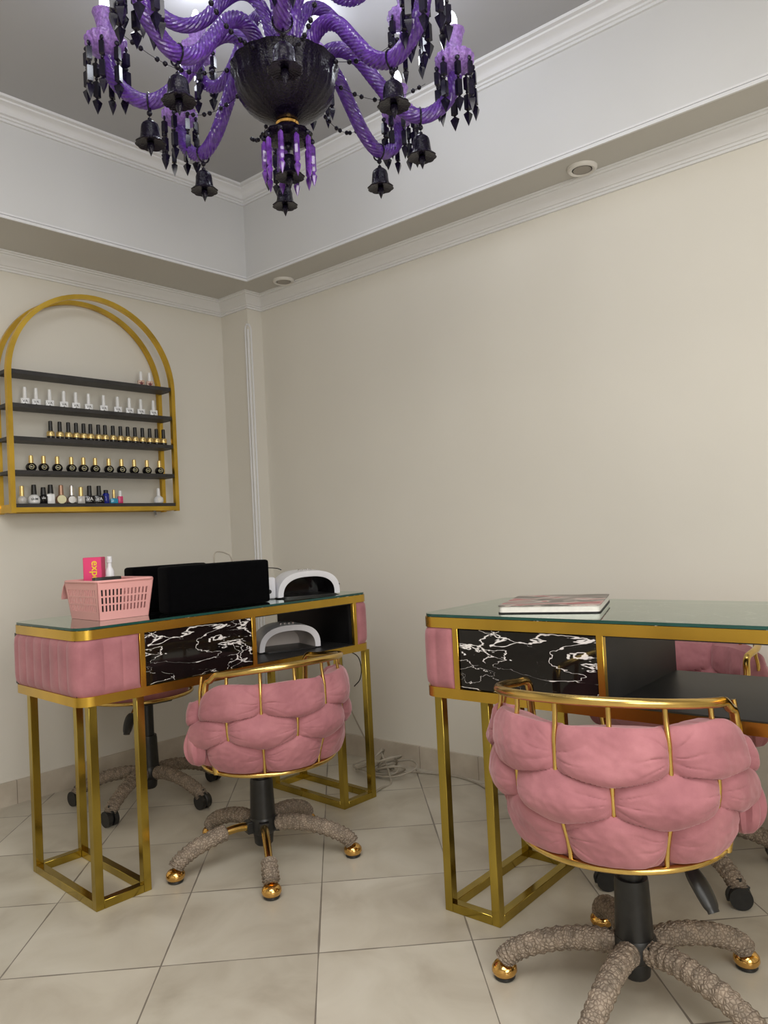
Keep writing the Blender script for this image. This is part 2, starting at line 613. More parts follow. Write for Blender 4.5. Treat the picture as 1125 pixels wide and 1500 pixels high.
def smoothpath(pts, n=8, closed=False):
    P = [Vector(p) for p in pts]
    m = len(P)
    out = []
    rng = m if closed else m - 1
    for i in range(rng):
        p1, p2 = P[i], P[(i + 1) % m]
        p0 = P[i - 1] if (i > 0 or closed) else p1 * 2 - p2
        p3 = P[(i + 2) % m] if (i + 2 < m or closed) else p2 * 2 - p1
        for k in range(n):
            t = k / n
            out.append(0.5 * ((2 * p1) + (p2 - p0) * t + (2 * p0 - 5 * p1 + 4 * p2 - p3) * t * t + (3 * p1 - p0 - 3 * p2 + p3) * t ** 3))
    if not closed:
        out.append(P[-1])
    return out


def text_mesh(body, size, mat, parent, mtx, name='lettering', extrude=0.0004, sx=1.0, bold=0.0):
    cu = bpy.data.curves.new('t', 'FONT')
    cu.body = body
    cu.size = size
    cu.extrude = extrude
    cu.offset = bold
    cu.align_x = 'CENTER'
    cu.align_y = 'CENTER'
    to = bpy.data.objects.new('t', cu)
    COL.objects.link(to)
    dg = bpy.context.evaluated_depsgraph_get()
    me = bpy.data.meshes.new_from_object(to.evaluated_get(dg))
    bpy.data.objects.remove(to)
    bpy.data.curves.remove(cu)
    me.transform(mtx @ Matrix.Diagonal((sx, 1, 1, 1)))
    me.materials.clear()
    me.materials.append(mat)
    me.name = name
    return link(name, me, parent)


# ------------------------------------------------------------------ room shell
ROOMX, ROOMY = 4.7, -4.7
ZL, ZS, ZU, ZC = 2.165, 2.234, 2.60, 2.663
BX, BY = 0.361, 0.217
CW, CD = 0.200, 0.094


def A(x, y):      # a point at distance x from the left wall
    return (x + y * T, y)


o = MB().box(-0.6, ROOMX + 0.2, ROOMY - 0.2, 0.2, -0.1, 0, 0).build('floor', M['floor'])
struct(o)
b = MB().prism([A(0, 0.2), A(-0.12, 0.2), A(-0.12, ROOMY - 0.1), A(0, ROOMY - 0.1)], 0, ZC + 0.1)
struct(b.build('wall_left', M['wall']))
struct(MB().box(-0.1, ROOMX + 0.1, 0, 0.12, 0, ZC + 0.1).build('wall_back', M['wall']))
struct(MB().box(ROOMX, ROOMX + 0.12, ROOMY - 0.1, 0.1, 0, ZC + 0.1).build('wall_right', M['wall']))
struct(MB().box(-0.4, ROOMX + 0.1, ROOMY - 0.12, ROOMY, 0, ZC + 0.1).build('wall_front', M['wall']))
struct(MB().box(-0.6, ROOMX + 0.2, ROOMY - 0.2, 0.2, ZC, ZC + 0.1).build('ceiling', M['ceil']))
# corner column
struct(MB().prism([(-0.01, 0.01), (-0.01 - CD * T, -CD), (CW, -CD), (CW, 0.01)], 0, ZS + 0.005).build('wall_corner_column', M['wall']))
# dropped soffit round the tray ceiling
inner = [A(BX, -BY), A(BX, ROOMY + 0.4), (ROOMX - 0.4, ROOMY + 0.4), (ROOMX - 0.4, -BY)]
outer = [(-0.02, 0.01), A(-0.02, ROOMY), (ROOMX + 0.02, ROOMY), (ROOMX + 0.02, 0.01)]
sb = MB()
for i in range(4):
    j = (i + 1) % 4
    q = [outer[i], outer[j], inner[j], inner[i]]
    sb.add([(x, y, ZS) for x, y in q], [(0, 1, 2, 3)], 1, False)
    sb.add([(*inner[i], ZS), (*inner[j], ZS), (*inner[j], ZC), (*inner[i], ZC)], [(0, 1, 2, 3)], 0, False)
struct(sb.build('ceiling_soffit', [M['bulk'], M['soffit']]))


def sweep(path, prof, mat, name, closed=False, flip=1):
    """profile (out, z) swept along a plan path with mitred corners"""
    n = len(path)
    vs, fs = [], []
    m = len(prof)
    for i in range(n):
        p = Vector(path[i])
        pa = Vector(path[i - 1]) if (i > 0 or closed) else None
        pb = Vector(path[(i + 1) % n]) if (i < n - 1 or closed) else None
        ds = []
        if pa is not None:
            d = (p - pa).normalized()
            ds.append(Vector((-d.y, d.x)) * flip)
        if pb is not None:
            d = (pb - p).normalized()
            ds.append(Vector((-d.y, d.x)) * flip)
        nn = ds[0] if len(ds) == 1 else (ds[0] + ds[1]).normalized()
        k = 1.0 if len(ds) == 1 else 1.0 / max(0.2, nn.dot(ds[0]))
        for (ot, z) in prof:
            q = p + nn * ot * k
            vs.append((q.x, q.y, z))
    for i in range(n if closed else n - 1):
        j = (i + 1) % n
        for a in range(m - 1):
            fs.append((i * m + a, j * m + a, j * m + a + 1, i * m + a + 1))
    return struct(MB().add(vs, fs, 0, False).build(name, mat))


# lower crown moulding, follows the left wall, the column and the back wall
pl = [A(0, ROOMY), A(0, -CD), (CW, -CD), (CW, 0.0), (ROOMX, 0.0)]
prof = [(0, ZL - 0.001), (0.007, ZL), (0.007, ZL + 0.008), (0.012, ZL + 0.010), (0.014, ZL + 0.017), (0.019, ZL + 0.019),
        (0.025, ZL + 0.030), (0.034, ZL + 0.041), (0.044, ZL + 0.049), (0.046, ZL + 0.055), (0.053, ZL + 0.056), (0.055, ZL + 0.062),
        (0.062, ZL + 0.063), (0.062, ZS)]
sweep(pl, prof, M['white'], 'trim_1', flip=-1)
# upper crown in the tray
pu = [A(BX, ROOMY + 0.4), A(BX, -BY), (ROOMX - 0.4, -BY), (ROOMX - 0.4, ROOMY + 0.4)]
profu = [(0, ZU - 0.006), (0.008, ZU - 0.005), (0.008, ZU + 0.004), (0.014, ZU + 0.006), (0.015, ZU + 0.013), (0.024, ZU + 0.016),
         (0.030, ZU + 0.028), (0.042, ZU + 0.040), (0.055, ZU + 0.046), (0.057, ZU + 0.052), (0.072, ZU + 0.054), (0.074, ZC)]
sweep(pu, profu, M['white'], 'trim_2', closed=True, flip=-1)
# little double bead along the lower edge of the soffit
profl = [(0, ZS + 0.022), (0.004, ZS + 0.020), (0.004, ZS + 0.013), (0.001, ZS + 0.012), (0.009, ZS + 0.008), (0.009, ZS - 0.003), (0.001, ZS - 0.003), (-0.004, ZS)]
sweep(pu, profl, M['white'], 'trim_3', closed=True, flip=-1)
# arched bead moulding on the column edge
tm = MB()
for (px, py, dx, dy) in ((CW, -CD, -1, 0), (CW, -CD, 0, 1)):
    w = 0.017
    pts = []
    off = 0.003
    bx_, by_ = px + (off if dx == 0 else 0), py - (off if dy == 0 else 0)
    pts = [(bx_ + dx * w, by_ + dy * w, 0.1)]
    for k in range(7):
        a = PI / 2 * k / 6
        pts.append((bx_ + dx * w * math.cos(a), by_ + dy * w * math.cos(a), 2.055 + 0.03 * math.sin(a)))
    tm.tube(pts, 0.0045, 8)
tm.tube([(CW, -CD, 0.1), (CW, -CD, 2.06)], 0.006, 8)
struct(tm.build('trim_4', M['white']))
# skirting tiles
sk = MB().box(0, 4.8, 0, 0.012, 0, 0.093)
o = sk.build('baseboard_left', M['skirt'], loc=(*A(0.0, -4.6), 0))
o.rotation_euler = (0, 0, math.atan2(4.6, 4.6 * T))
o.location = (*A(0.012, -4.75), 0)
struct(o)
struct(MB().box(0, 4.5, -0.012, 0, 0, 0.093).build('baseboard_back', M['skirt'], loc=(CW, 0, 0)))
struct(MB().box(0, CW, -0.012, 0, 0, 0.093).box(CW, CW + 0.012, -0.012, CD, 0, 0.093).build('baseboard_column', M['skirt'], loc=(0, -CD, 0)))


def downlight(x, y, label):
    t = thing('recessed_downlight', label, 'downlight', (x, y, ZS), group=None)
    MB().lathe([(0.030, 0.0), (0.031, -0.004), (0.036, -0.010), (0.044, -0.012), (0.050, -0.008), (0.052, -0.001), (0.052, 0.001)], 36).build('outer_ring', M['downlight'], t)
    MB().lathe([(0.0, -0.001), (0.022, -0.001), (0.026, -0.003), (0.031, -0.009), (0.033, -0.009)], 36).build('lens', M['downdark'], t)
    return t


downlight(0.482, -0.100, 'round white recessed downlight in the soffit beside the room corner')
downlight(2.013, -0.112, 'round white recessed downlight in the soffit high above the bare wall')

# ------------------------------------------------------------------ desks
ZG, ZT0, ZB0, ZB1 = 0.785, 0.750, 0.565, 0.592
LW, LL, DD = 0.169, 1.118, 0.426


def rrect(x0, x1, y0, y1, r, n=6):
    out = []
    for cx, cy, a0 in ((x0 + r, y0 + r, PI), (x1 - r, y0 + r, 1.5 * PI), (x1 - r, y1 - r, 0), (x0 + r, y1 - r, 0.5 * PI)):
        for k in range(n + 1):
            a = a0 + PI / 2 * k / n
            out.append((cx + r * math.cos(a), cy + r * math.sin(a)))
    return out


def pad(mb, x0, x1, y0, y1, r, xfront, side, z0, z1, chan, bulge):
    """upholstered end: front strip, rounded corner, end side and back corner"""
    s = -1 if side == 'L' else 1
    xe = x0 if side == 'L' else x1
    pts = []
    cxx = xe - s * r
    for k in range(9):
        pts.append((xfront + (cxx - xfront) * k / 8.0, y0, 0, -1))
    for k in range(1, 11):
        a = PI / 2 * k / 10
        pts.append((cxx + s * r * math.sin(a), y0 + r - r * math.cos(a), s * math.sin(a), -math.cos(a)))
    for k in range(1, 60):
        pts.append((xe, y0 + r + (y1 - y0 - 2 * r) * k / 59.0, s, 0))
    for k in range(1, 9):
        a = PI / 2 * k / 8
        pts.append((cxx + s * r * math.cos(a), y1 - r + r * math.sin(a), s * math.cos(a), math.sin(a)))
    # resample evenly
    L = [0]
    for i in range(1, len(pts)):
        L.append(L[-1] + math.hypot(pts[i][0] - pts[i - 1][0], pts[i][1] - pts[i - 1][1]))
    tot = L[-1]
    ns, nv = 150, 14
    vs, fs = [], []
    k = 0
    for i in range(ns + 1):
        d = tot * i / ns
        while k < len(L) - 2 and L[k + 1] < d:
            k += 1
        t = 0 if L[k + 1] == L[k] else (d - L[k]) / (L[k + 1] - L[k])
        p = [pts[k][q] * (1 - t) + pts[k + 1][q] * t for q in range(4)]
        nl = math.hypot(p[2], p[3])
        e = min(1, d / 0.012, (tot - d) / 0.012)
        g = abs(math.sin(PI * d / chan)) ** 0.45
        for j in range(nv + 1):
            v = j / nv
            ev = (1 - abs(2 * v - 1) ** 6) ** 0.5
            h = bulge * ev * (e ** 0.5) + 0.0055 * (g - 1) * ev
            vs.append((p[0] + p[2] / nl * h, p[1] + p[3] / nl * h, z0 + (z1 - z0) * v))
    for i in range(ns):
        for j in range(nv):
            fs.append((i * (nv + 1) + j, (i + 1) * (nv + 1) + j, (i + 1) * (nv + 1) + j + 1, i * (nv + 1) + j + 1))
    mb.add(vs, fs, 0, True)


def make_desk(label, loc, rz, ol, orr, d1, drawer, cub, chan):
    """front along local X, depth along local Y"""
    t = thing('manicure_desk', label, 'desk', loc, rz)
    x0, x1, y0, y1 = -ol, LL + orr, -0.008, DD + 0.035
    r = 0.045
    ol_ = rrect(x0, x1, y0, y1, r)
    gl = rrect(x0 + 0.002, x1 - 0.002, y0 + 0.002, y1 - 0.002, r)
    MB().prism(ol_, ZT0, ZG - 0.008, smooth=True).build('top_frame', M['gold'], t)
    MB().prism(gl, ZG - 0.008, ZG - 0.0075).build('marble_top', M['marbletop'], t)
    ng = len(gl)
    gm = MB()
    gm.add([(x, y, ZG) for x, y in gl], [tuple(range(ng))], 0, False)
    gm.add([(x, y, ZG - 0.007) for x, y in gl] + [(x, y, ZG) for x, y in gl], [(i, (i + 1) % ng, ng + (i + 1) % ng, ng + i) for i in range(ng)], 1, True)
    gm.build('glass_top', [M['glass'], M['glassedge']], t)
    mb = MB()
    mb.prism(ol_, ZB0, ZB1, smooth=True)
    mb.build('bottom_frame', M['gold'], t)
    # black carcass: floor, partitions, drawer box
    xa, xb = d1 + 0.018, d1 + 0.018 + drawer
    xc = xb + 0.016
    xd = xc + cub
    c = MB()
    c.box(xa, xb + 0.016, y0 + 0.012, y1 - 0.01, ZB1, ZT0)
    c.box(x0 + 0.006, xa, y0 + 0.03, y1 - 0.012, ZB1, ZT0)
    c.box(xd, x1 - 0.006, y0 + 0.03, y1 - 0.012, ZB1, ZT0)
    c.box(xd - 0.0, xd + 0.016, y0 + 0.012, y1 - 0.01, ZB1, ZT0)
    c.box(xc, xd, y0 + 0.004, y1 - 0.01, ZB1, ZB1 + 0.003)
    c.box(xc, xd, y0 + 0.004, y1 - 0.01, ZT0 - 0.003, ZT0)
    c.build('black_carcass', M['blackboard'], t)
    MB().rbox(xa + 0.001, xb - 0.001, y0 + 0.004, y0 + 0.014, ZB1 + 0.002, ZT0 - 0.002, 0.0015, 1).build('drawer_front', M['marble'], t)
    for xx in (d1, xb, xd):
        MB().rbox(xx, xx + 0.017, y0 + 0.0005, y0 + 0.016, ZB1 - 0.001, ZT0 + 0.001, 0.001, 1).build('divider_strip', M['gold'], t)
    p = MB()
    pad(p, x0 + 0.004, x1, y0 + 0.004, y1 - 0.004, r, d1, 'L', ZB1, ZT0, chan, 0.011)
    p.build('padded_end', M['velvet'], t)
    p = MB()
    pad(p, x0, x1 - 0.004, y0 + 0.004, y1 - 0.004, r, xd + 0.017, 'R', ZB1, ZT0, chan, 0.011)
    p.build('padded_end', M['velvet'], t)
    s = 0.024
    for xs in (0.0, LL - LW):
        f = MB()
        f.rbox(xs + s, xs + LW - s, 0, s, 0, s, 0.001, 1)
        f.rbox(xs + s, xs + LW - s, DD - s, DD, 0, s, 0.001, 1)
        f.rbox(xs, xs + s, s, DD - s, 0, s, 0.001, 1)
        f.rbox(xs + LW - s, xs + LW, s, DD - s, 0, s, 0.001, 1)
        fo = f.build('leg_frame', M['goldleg'], t)
        for (a, b_) in ((0, 0), (LW - s, 0), (0, DD - s), (LW - s, DD - s)):
            MB().rbox(xs + a, xs + a + s, b_, b_ + s, 0, ZB0, 0.001, 1).build('leg', M['goldleg'], fo)
    return t


make_desk('gold framed manicure desk carrying the pink basket, near the wall rack',
          (1.090, -1.4905, 0), R(90 - 3.29), 0.028, 0.006, 0.158, 0.388, 0.455, 0.0565)
make_desk('gold framed manicure desk with greenish glass top carrying only the album',
          (1.8782, -0.9365, 0), R(0.0), 0.034, 0.034, 0.073, 0.381, 0.50, 0.052)

# ------------------------------------------------------------------ chairs
UST = R(24.6)
TH = R(103)


def Rm(z):
    return 0.186 + 0.037 * sst(0.335, 0.50, z)


def lobes(th, zn):
    u = th / UST - 0.5
    best = 9
    bu = bv = 0
    for row, zc, hh in ((0, 0.577, 0.088), (1, 0.487, 0.088), (2, 0.399, 0.088)):
        uu = u if row != 1 else u - 1
        k = round(uu / 2.0) * 2
        du = uu - k
        dv = (zn - zc) / hh
        if row == 0 and dv > 0:
            dv = 0.62 * dv + 0.9 * max(0, dv - 0.5) ** 2
        if row == 2 and dv < 0:
            dv *= 0.75
        d = 0.35 * du * du + dv * dv
        if d < best:
            best, bu, bv, br = d, du, dv, row * 10 + k
    h = max(0.0, 1 - best / 0.485) ** 0.37 * max(0.0, 1 - abs(bu) ** 7) ** 0.5
    h *= 1 - 0.38 * bv
    wr = 0
    if abs(bu) > 0.05:
        ang = math.atan2(bv, 1.15 - abs(bu))
        q = ang * 6.5 + br * 2.1 + (0 if bu > 0 else 1.7) + 0.8 * noise.noise(Vector((bu * 2, br, 0)))
        wr = (0.35 * math.sin(q * 1.3) - (1 - abs(math.sin(q))) ** 5) * sst(0.15, 0.8, abs(bu)) * (1 - abs(bu) ** 14) * (0.65 + 0.35 * math.sin(br * 1.3 + (2 if bu > 0 else 0)))
    return h, wr


def cushion_mesh(mir=1):
    nu, no, ni = 330, 120, 40
    vs = []
    per = no + ni
    for i in range(nu + 1):
        th = -TH + 2 * TH * i / nu
        a = abs(th)
        zt = 0.640 - 0.075 * sst(R(62), TH, a) + 0.002 * math.cos((th / UST - 0.5) * PI)
        zb = 0.342 + 0.012 * sst(R(70), TH, a)
        e = math.sqrt(max(0.0, min(1.0, (TH - a) / R(11))))
        for j in range(per):
            if j < no:
                w = 1 - j / (no - 1)
                out = 1
            else:
                w = (j - no + 1) / (ni + 1)
                out = -1
            z = zb + (zt - zb) * w
            zn = 0.345 + 0.292 * w
            ed = math.sqrt(max(0.0, 1 - abs(2 * w - 1) ** 5))
            h, wr = lobes(th, zn)
            ns = noise.noise(Vector((th * 3, z * 14, 2.0 * out)))
            Am = 0.031 if out > 0 else 0.028
            off = 0.011 * ed + Am * h * (1 + 0.25 * ns) + 0.0034 * wr * min(1, h * 2) + 0.0015 * h * noise.noise(Vector((th * 14 + z * 20, z * 60, out)))
            rr = Rm(z) + out * off * e + 0.012 * sst(R(70), TH, a)
            vs.append((rr * math.cos(th), mir * rr * math.sin(th), z + 0.004 * ns * ed))
    fs = []
    for i in range(nu):
        for j in range(per):
            k = (j + 1) % per
            fs.append((i * per + j, (i + 1) * per + j, (i + 1) * per + k, i * per + k))
    fs.append(tuple(range(per)))
    fs.append(tuple(nu * per + j for j in range(per)))
    return MB().add(vs, fs).mesh('woven_backrest', M['velvet'], merge=True)


def knot_mesh(s):
    """gathered folds where the woven velvet ends near the seat ring"""
    mb = MB()
    a = s * R(95)
    c = Vector((0.232 * math.cos(a), 0.232 * math.sin(a), 0))
    pr = []
    for i in range(19):
        t = i / 18.0
        z = 0.352 + 0.165 * t
        r = 0.046 * math.sin(PI * min(1, t * 1.0 + 0.0)) ** 0.55 * (1 - 0.45 * t) + 0.002
        pr.append((r, z))
    mb.lathe(pr, 48, (c.x, c.y, 0), 0, lambda an, i, r, z: 1 + 0.09 * math.sin(an * 7 + z * 22) + 0.05 * math.sin(an * 13 + 1))
    return mb.mesh('end_gather', M['velvet'])


CUSH = {1: cushion_mesh(1), -1: cushion_mesh(-1)}
KNOT = [knot_mesh(-1), knot_mesh(1)]
RB_ = 0.236


def zrail(th):
    return 0.650 + 0.036 * math.cos(min(1, abs(th) / R(104)) * PI / 2) ** 1.2




def rail_mesh(a0, a1):
    pts = []
    for s_, ad in ((-1, a0), (1, a1)):
        a = R(ad)
        x, y = RB_ * math.cos(a), RB_ * math.sin(a)
        ux, uy = -math.sin(a) * s_, math.cos(a) * s_       # onward direction past the end of the arc
        f = 0.022
        low = [(0.205 * math.cos(a) + ux * f, 0.205 * math.sin(a) + uy * f, 0.33), (0.226 * math.cos(a) + ux * f, 0.226 * math.sin(a) + uy * f, 0.47),
               (x + ux * f, y + uy * f, 0.585), (x + ux * f * 0.95, y + uy * f * 0.95, 0.628), (x + ux * f * 0.6, y + uy * f * 0.6, 0.645), (x, y, 0.650)]
        if s_ < 0:
            pts += low
            for k in range(1, 40):
                th = R(a0 + (a1 - a0) * k / 40)
                pts.append((RB_ * math.cos(th), RB_ * math.sin(th), zrail(th)))
        else:
            pts += low[::-1]
    mb = MB()
    mb.tube(smoothpath(pts, 3), 0.0095, 12)
    return mb.mesh('top_rail', M['goldtube'])


RAILS = {0: rail_mesh(-99, 99), 1: rail_mesh(-108, 76), -1: rail_mesh(-75, 108)}
ring = MB()
ring.tube([(0.203 * math.cos(2 * PI * k / 64), 0.203 * math.sin(2 * PI * k / 64), 0.333) for k in range(64)], 0.0085, 10, closed=True)
RING = ring.mesh('seat_ring', M['goldtube'])
RODS = []
for k in range(-4, 4):
    th = (k + 0.5) * UST
    mb = MB()
    ps = []
    for i in range(15):
        z = 0.333 + (zrail(th) - 0.333) * i / 14.0
        ps.append(((Rm(z) + 0.0165 - 0.008 * sst(0.6, 0.66, z)) * math.cos(th), (Rm(z) + 0.0165 - 0.008 * sst(0.6, 0.66, z)) * math.sin(th), z))
    mb.tube(ps, 0.0050, 12)
    RODS.append(mb.mesh('back_rod', M['goldtube']))
st = MB()
st.lathe([(0, 0.325), (0.17, 0.325), (0.188, 0.332), (0.192, 0.35), (0.190, 0.385), (0.176, 0.405), (0.13, 0.418), (0.06, 0.424), (0, 0.425)], 48,
         mod=lambda a, i, r, z: 1 + 0.01 * math.sin(a * 8))
SEAT = st.mesh('seat_cushion', M['velvet'])
pm = MB()
pm.rbox(-0.10, 0.10, -0.075, 0.075, 0.302, 0.325, 0.004)
pm.lathe([(0.034, 0.285), (0.036, 0.302)], 20)
PLATE = pm.mesh('seat_mechanism', M['blackplastic'])




def squash(me):
    for v in me.vertices:
        if v.co.z < 0.637:
            v.co.z = 0.637 - (0.637 - v.co.z) * 0.863
    me.update()


for _m in [CUSH[1], CUSH[-1]] + list(RAILS.values()) + [RING, SEAT, PLATE] + KNOT + RODS:
    squash(_m)


def leg_pts(n=18, r0=0.030):
    key = [(r0, 0.104), (0.075, 0.112), (0.13, 0.108), (0.19, 0.094), (0.245, 0.072), (0.272, 0.054), (0.283, 0.040)]
    return smoothpath([(r, 0, z) for r, z in key], 5)


def leg_mesh(kind, sleeve, seed):
    """returns (metal mesh or None, yarn mesh)"""
    P = leg_pts()
    metal = MB()
    metal.tube(P, [0.0135 - 0.003 * i / len(P) for i in range(len(P))], 10)
    me = metal.mesh('base_leg', M['goldtube'])
    rng = random.Random(seed)
    k0 = int(sleeve * (len(P) - 1))
    Q = []
    for i in range(k0, len(P) - 1):
        for q in range(4):
            Q.append(P[i].lerp(P[i + 1], q / 4.0))
    Q.append(P[-1])
    n = len(Q)
    rad = []
    for i in range(n):
        t = i / (n - 1)
        base = 0.0245 - 0.002 * t + (0.0015 * math.sin(i * 0.9 + seed))
        if sleeve > 0.4:
            base = 0.021 + 0.003 * math.sin(i * 0.7) + 0.003 * t
        e = min(1.0, (i + 0.6) / 3.0, (n - 1 - i + 0.8) / 4.0)
        rad.append(base * e ** 0.5)
    sv = MB()

    def md(a, ln, i):
        p = Vector((math.cos(a) * 2.2, math.sin(a) * 2.2, ln * 75 + seed * 5))
        return 1 + 0.07 * noise.noise(p) + 0.06 * noise.noise(p * 3.1)
    sv.tube(Q, rad, 28, mod=md)
    return me, sv.mesh('yarn_sleeve', M['knit'])


def caster_gold():
    b1 = MB()
    b1.lathe([(0, 0.004), (0.016, 0.003), (0.024, 0.010), (0.0285, 0.018), (0.0275, 0.027), (0.021, 0.035), (0.010, 0.039), (0, 0.040)], 24)
    b2 = MB()
    b2.lathe([(0, 0), (0.020, 0), (0.0235, 0.004), (0.0225, 0.009), (0.0, 0.009)], 24)
    return b1.mesh('caster', M['goldball']), b2.mesh('wheel', M['blackplastic'])


def caster_black():
    b1 = MB()
    rot = Matrix.Rotation(PI / 2, 4, 'X')
    b1.tube([(0, -0.018, 0.024), (0, -0.004, 0.024)], [0.024, 0.024], 24)
    b1.tube([(0, 0.004, 0.024), (0, 0.018, 0.024)], [0.024, 0.024], 24)
    b2 = MB()
    b2.tube(smoothpath([(-0.022, 0, 0.014), (-0.024, 0, 0.030), (-0.012, 0, 0.046), (0.004, 0, 0.049), (0.018, 0, 0.040)], 4), 0.006, 10)
    b2.rbox(-0.02, 0.016, -0.0035, 0.0035, 0.018, 0.048, 0.001, 1)
    b2.tube([(0, 0, 0.04), (0, 0, 0.062)], 0.006, 10)
    m1, m2 = b1.mesh('caster', M['blackplastic']), b2.mesh('wheel_fork', M['blackplastic'])
    for q in (m1, m2):
        q.transform(Matrix.Scale(1.18, 4))
    return m1, m2


CG, CB = caster_gold(), caster_black()


def chair(label, cx, cy, back, legs, dz, kind, sleeves=None, lever=None, mir=1):
    t = thing('swivel_chair', label, 'chair', (cx, cy, 0), 0.0)
    loc = (0.055 * math.cos(back), 0.055 * math.sin(back), dz)
    link('seat_cushion', SEAT, t, loc, back)
    link('woven_backrest', CUSH[mir], t, loc, back)
    for k in KNOT:
        link('end_gather', k, t, loc, back)
    link('top_rail', RAILS[mir if kind == 'gold' else 0], t, loc, back)
    link('seat_ring', RING, t, loc, back)
    for r in RODS:
        link('back_rod', r, t, loc, back)
    link('seat_mechanism', PLATE, t, (loc[0] * 0.4, loc[1] * 0.4, dz), back)
    hb = MB()
    hb.lathe([(0.0, 0.044), (0.024, 0.044), (0.029, 0.050), (0.032, 0.080), (0.040, 0.086), (0.045, 0.100), (0.045, 0.122), (0.041, 0.132), (0.0, 0.134)], 20)
    for q in range(5):
        a = legs + q * 2 * PI / 5
        hb.rbox(0.02, 0.058, -0.017, 0.017, 0.088, 0.126, 0.003, 1, mat=Matrix.Rotation(a, 4, 'Z'))
    hb.build('base_hub', M['blackplastic'], t)
    top = 0.350 + dz
    sh = MB()
    zt = min(0.252, top - 0.03)
    sh.lathe([(0.0, 0.13), (0.040, 0.13), (0.039, 0.155), (0.036, zt - 0.02), (0.036, zt - 0.012), (0.034, zt), (0.0, zt)], 24)
    sh.lathe([(0.0, zt), (0.026, zt), (0.026, top - 0.005), (0.030, top), (0.0, top)], 24)
    sh.build('gas_lift_cover', M['blackplastic'], t)
    for q in range(5):
        a = legs + q * 2 * PI / 5
        sl = sleeves[q] if sleeves else 0.04
        me, yv = leg_mesh(kind, sl, q + int(cx * 10))
        lo = link('base_leg', me, t, (0, 0, 0), a)
        link('yarn_sleeve', yv, lo)
        cm = CG if kind == 'gold' else CB
        c1 = link('caster', cm[0], t, (0.283 * math.cos(a), 0.283 * math.sin(a), 0), a + (0 if kind == 'gold' else 1.1 + q * 1.9))
        link('wheel' if kind == 'gold' else 'wheel_fork', cm[1], c1)
    if lever is not None:
        lv = MB()
        d0 = 0.06
        lv.tube([(d0, 0, 0.355), (0.15, 0, 0.355), (0.185, 0, 0.338)], 0.0035, 8, mi=1)
        lv.tube(smoothpath([(0.180, 0, 0.343), (0.192, 0, 0.332), (0.212, 0, 0.314), (0.232, 0, 0.291), (0.239, 0, 0.281)], 4),
                [0.005 + 0.0135 * math.sin(PI * min(0.9, 0.04 + i / 16.0)) ** 0.55 for i in range(17)], 14, mod=lambda a, l, i: 1.0 - 0.45 * abs(math.cos(a)) ** 2)
        lv.build('height_lever', [M['blackplastic'], M['goldtube']], t, (0, 0, dz), lever)
    return t


chair('pink woven velvet swivel chair with gold ball casters, in front of the right desk', 2.430, -1.010, R(-81), R(57), 0.0, 'gold', lever=R(-30), sleeves=[0.04, 0.02, 0.03, 0.02, 0.02])
chair('pink woven velvet swivel chair with partly bare gold base legs, facing the left desk', 1.210, -0.985, R(-8), R(-109), -0.042, 'gold', mir=-1,
      sleeves=[0.30, 0.62, 0.06, 0.02, 0.02])
chair('pink swivel chair on black casters between the left desk and the wall under the rack', 0.39, -0.87, R(172), R(-62), 0.035, 'black', lever=R(-50))
chair('pink swivel chair on black casters behind the right desk, seen through its open shelf', 2.275, -0.325, R(88), R(-38), -0.030, 'black')

# ------------------------------------------------------------------ wall rack with polish bottles
RX = 0.130                     # front plane distance from the wall
ry0, ry1 = -1.235, -0.478      # ends along the wall
rack = thing('wall_rack', 'arched gold metal wall rack with five black shelves of nail polish', 'rack', (0, 0, 0))
s = 0.019
rr_ = (ry1 - ry0) / 2
cyk = (ry0 + ry1) / 2
zarch = 2.094 - rr_


def AM(x, y, z):
    return Vector((x + y * T, y, z))


for xo in (RX - s, 0.006):
    x0, x1 = xo, xo + (s if xo > 0.05 else 0.018)
    fb = MB()
    zc0 = 1.160
    prof_out, prof_in = [(ry0, zc0), ], [(ry0 + s, zc0)]
    po = [(ry0, zc0)] + [(cyk - rr_ * math.cos(PI * k / 40), zarch + rr_ * math.sin(PI * k / 40)) for k in range(41)] + [(ry1, zc0)]
    pi_ = [(ry0 + s, zc0)] + [(cyk - (rr_ - s) * math.cos(PI * k / 40), zarch + (rr_ - s) * math.sin(PI * k / 40)) for k in range(41)] + [(ry1 - s, zc0)]
    vs, fs = [], []
    for (a, b_) in zip(po, pi_):
        vs += [AM(x0, *a), AM(x1, *a), AM(x1, *b_), AM(x0, *b_)]
    for i in range(len(po) - 1):
        for j in range(4):
            k = (j + 1) % 4
            fs.append((i * 4 + j, (i + 1) * 4 + j, (i + 1) * 4 + k, i * 4 + k))
    fs += [(0, 1, 2, 3), tuple(len(vs) - 4 + q for q in range(4))]
    fb.add(vs, fs, 0, True)
    fb.add([AM(x, y, z) for z in (1.163, 1.182) for y in (ry0 + s, ry1 - s) for x in (x0, x1)],
           [(0, 2, 3, 1), (4, 5, 7, 6), (0, 1, 5, 4), (2, 6, 7, 3), (0, 4, 6, 2), (1, 3, 7, 5)], 0, False)
    fb.build('arch_frame', M['goldrack'], rack)
shelf_z = [1.734, 1.599, 1.466, 1.331, 1.197]
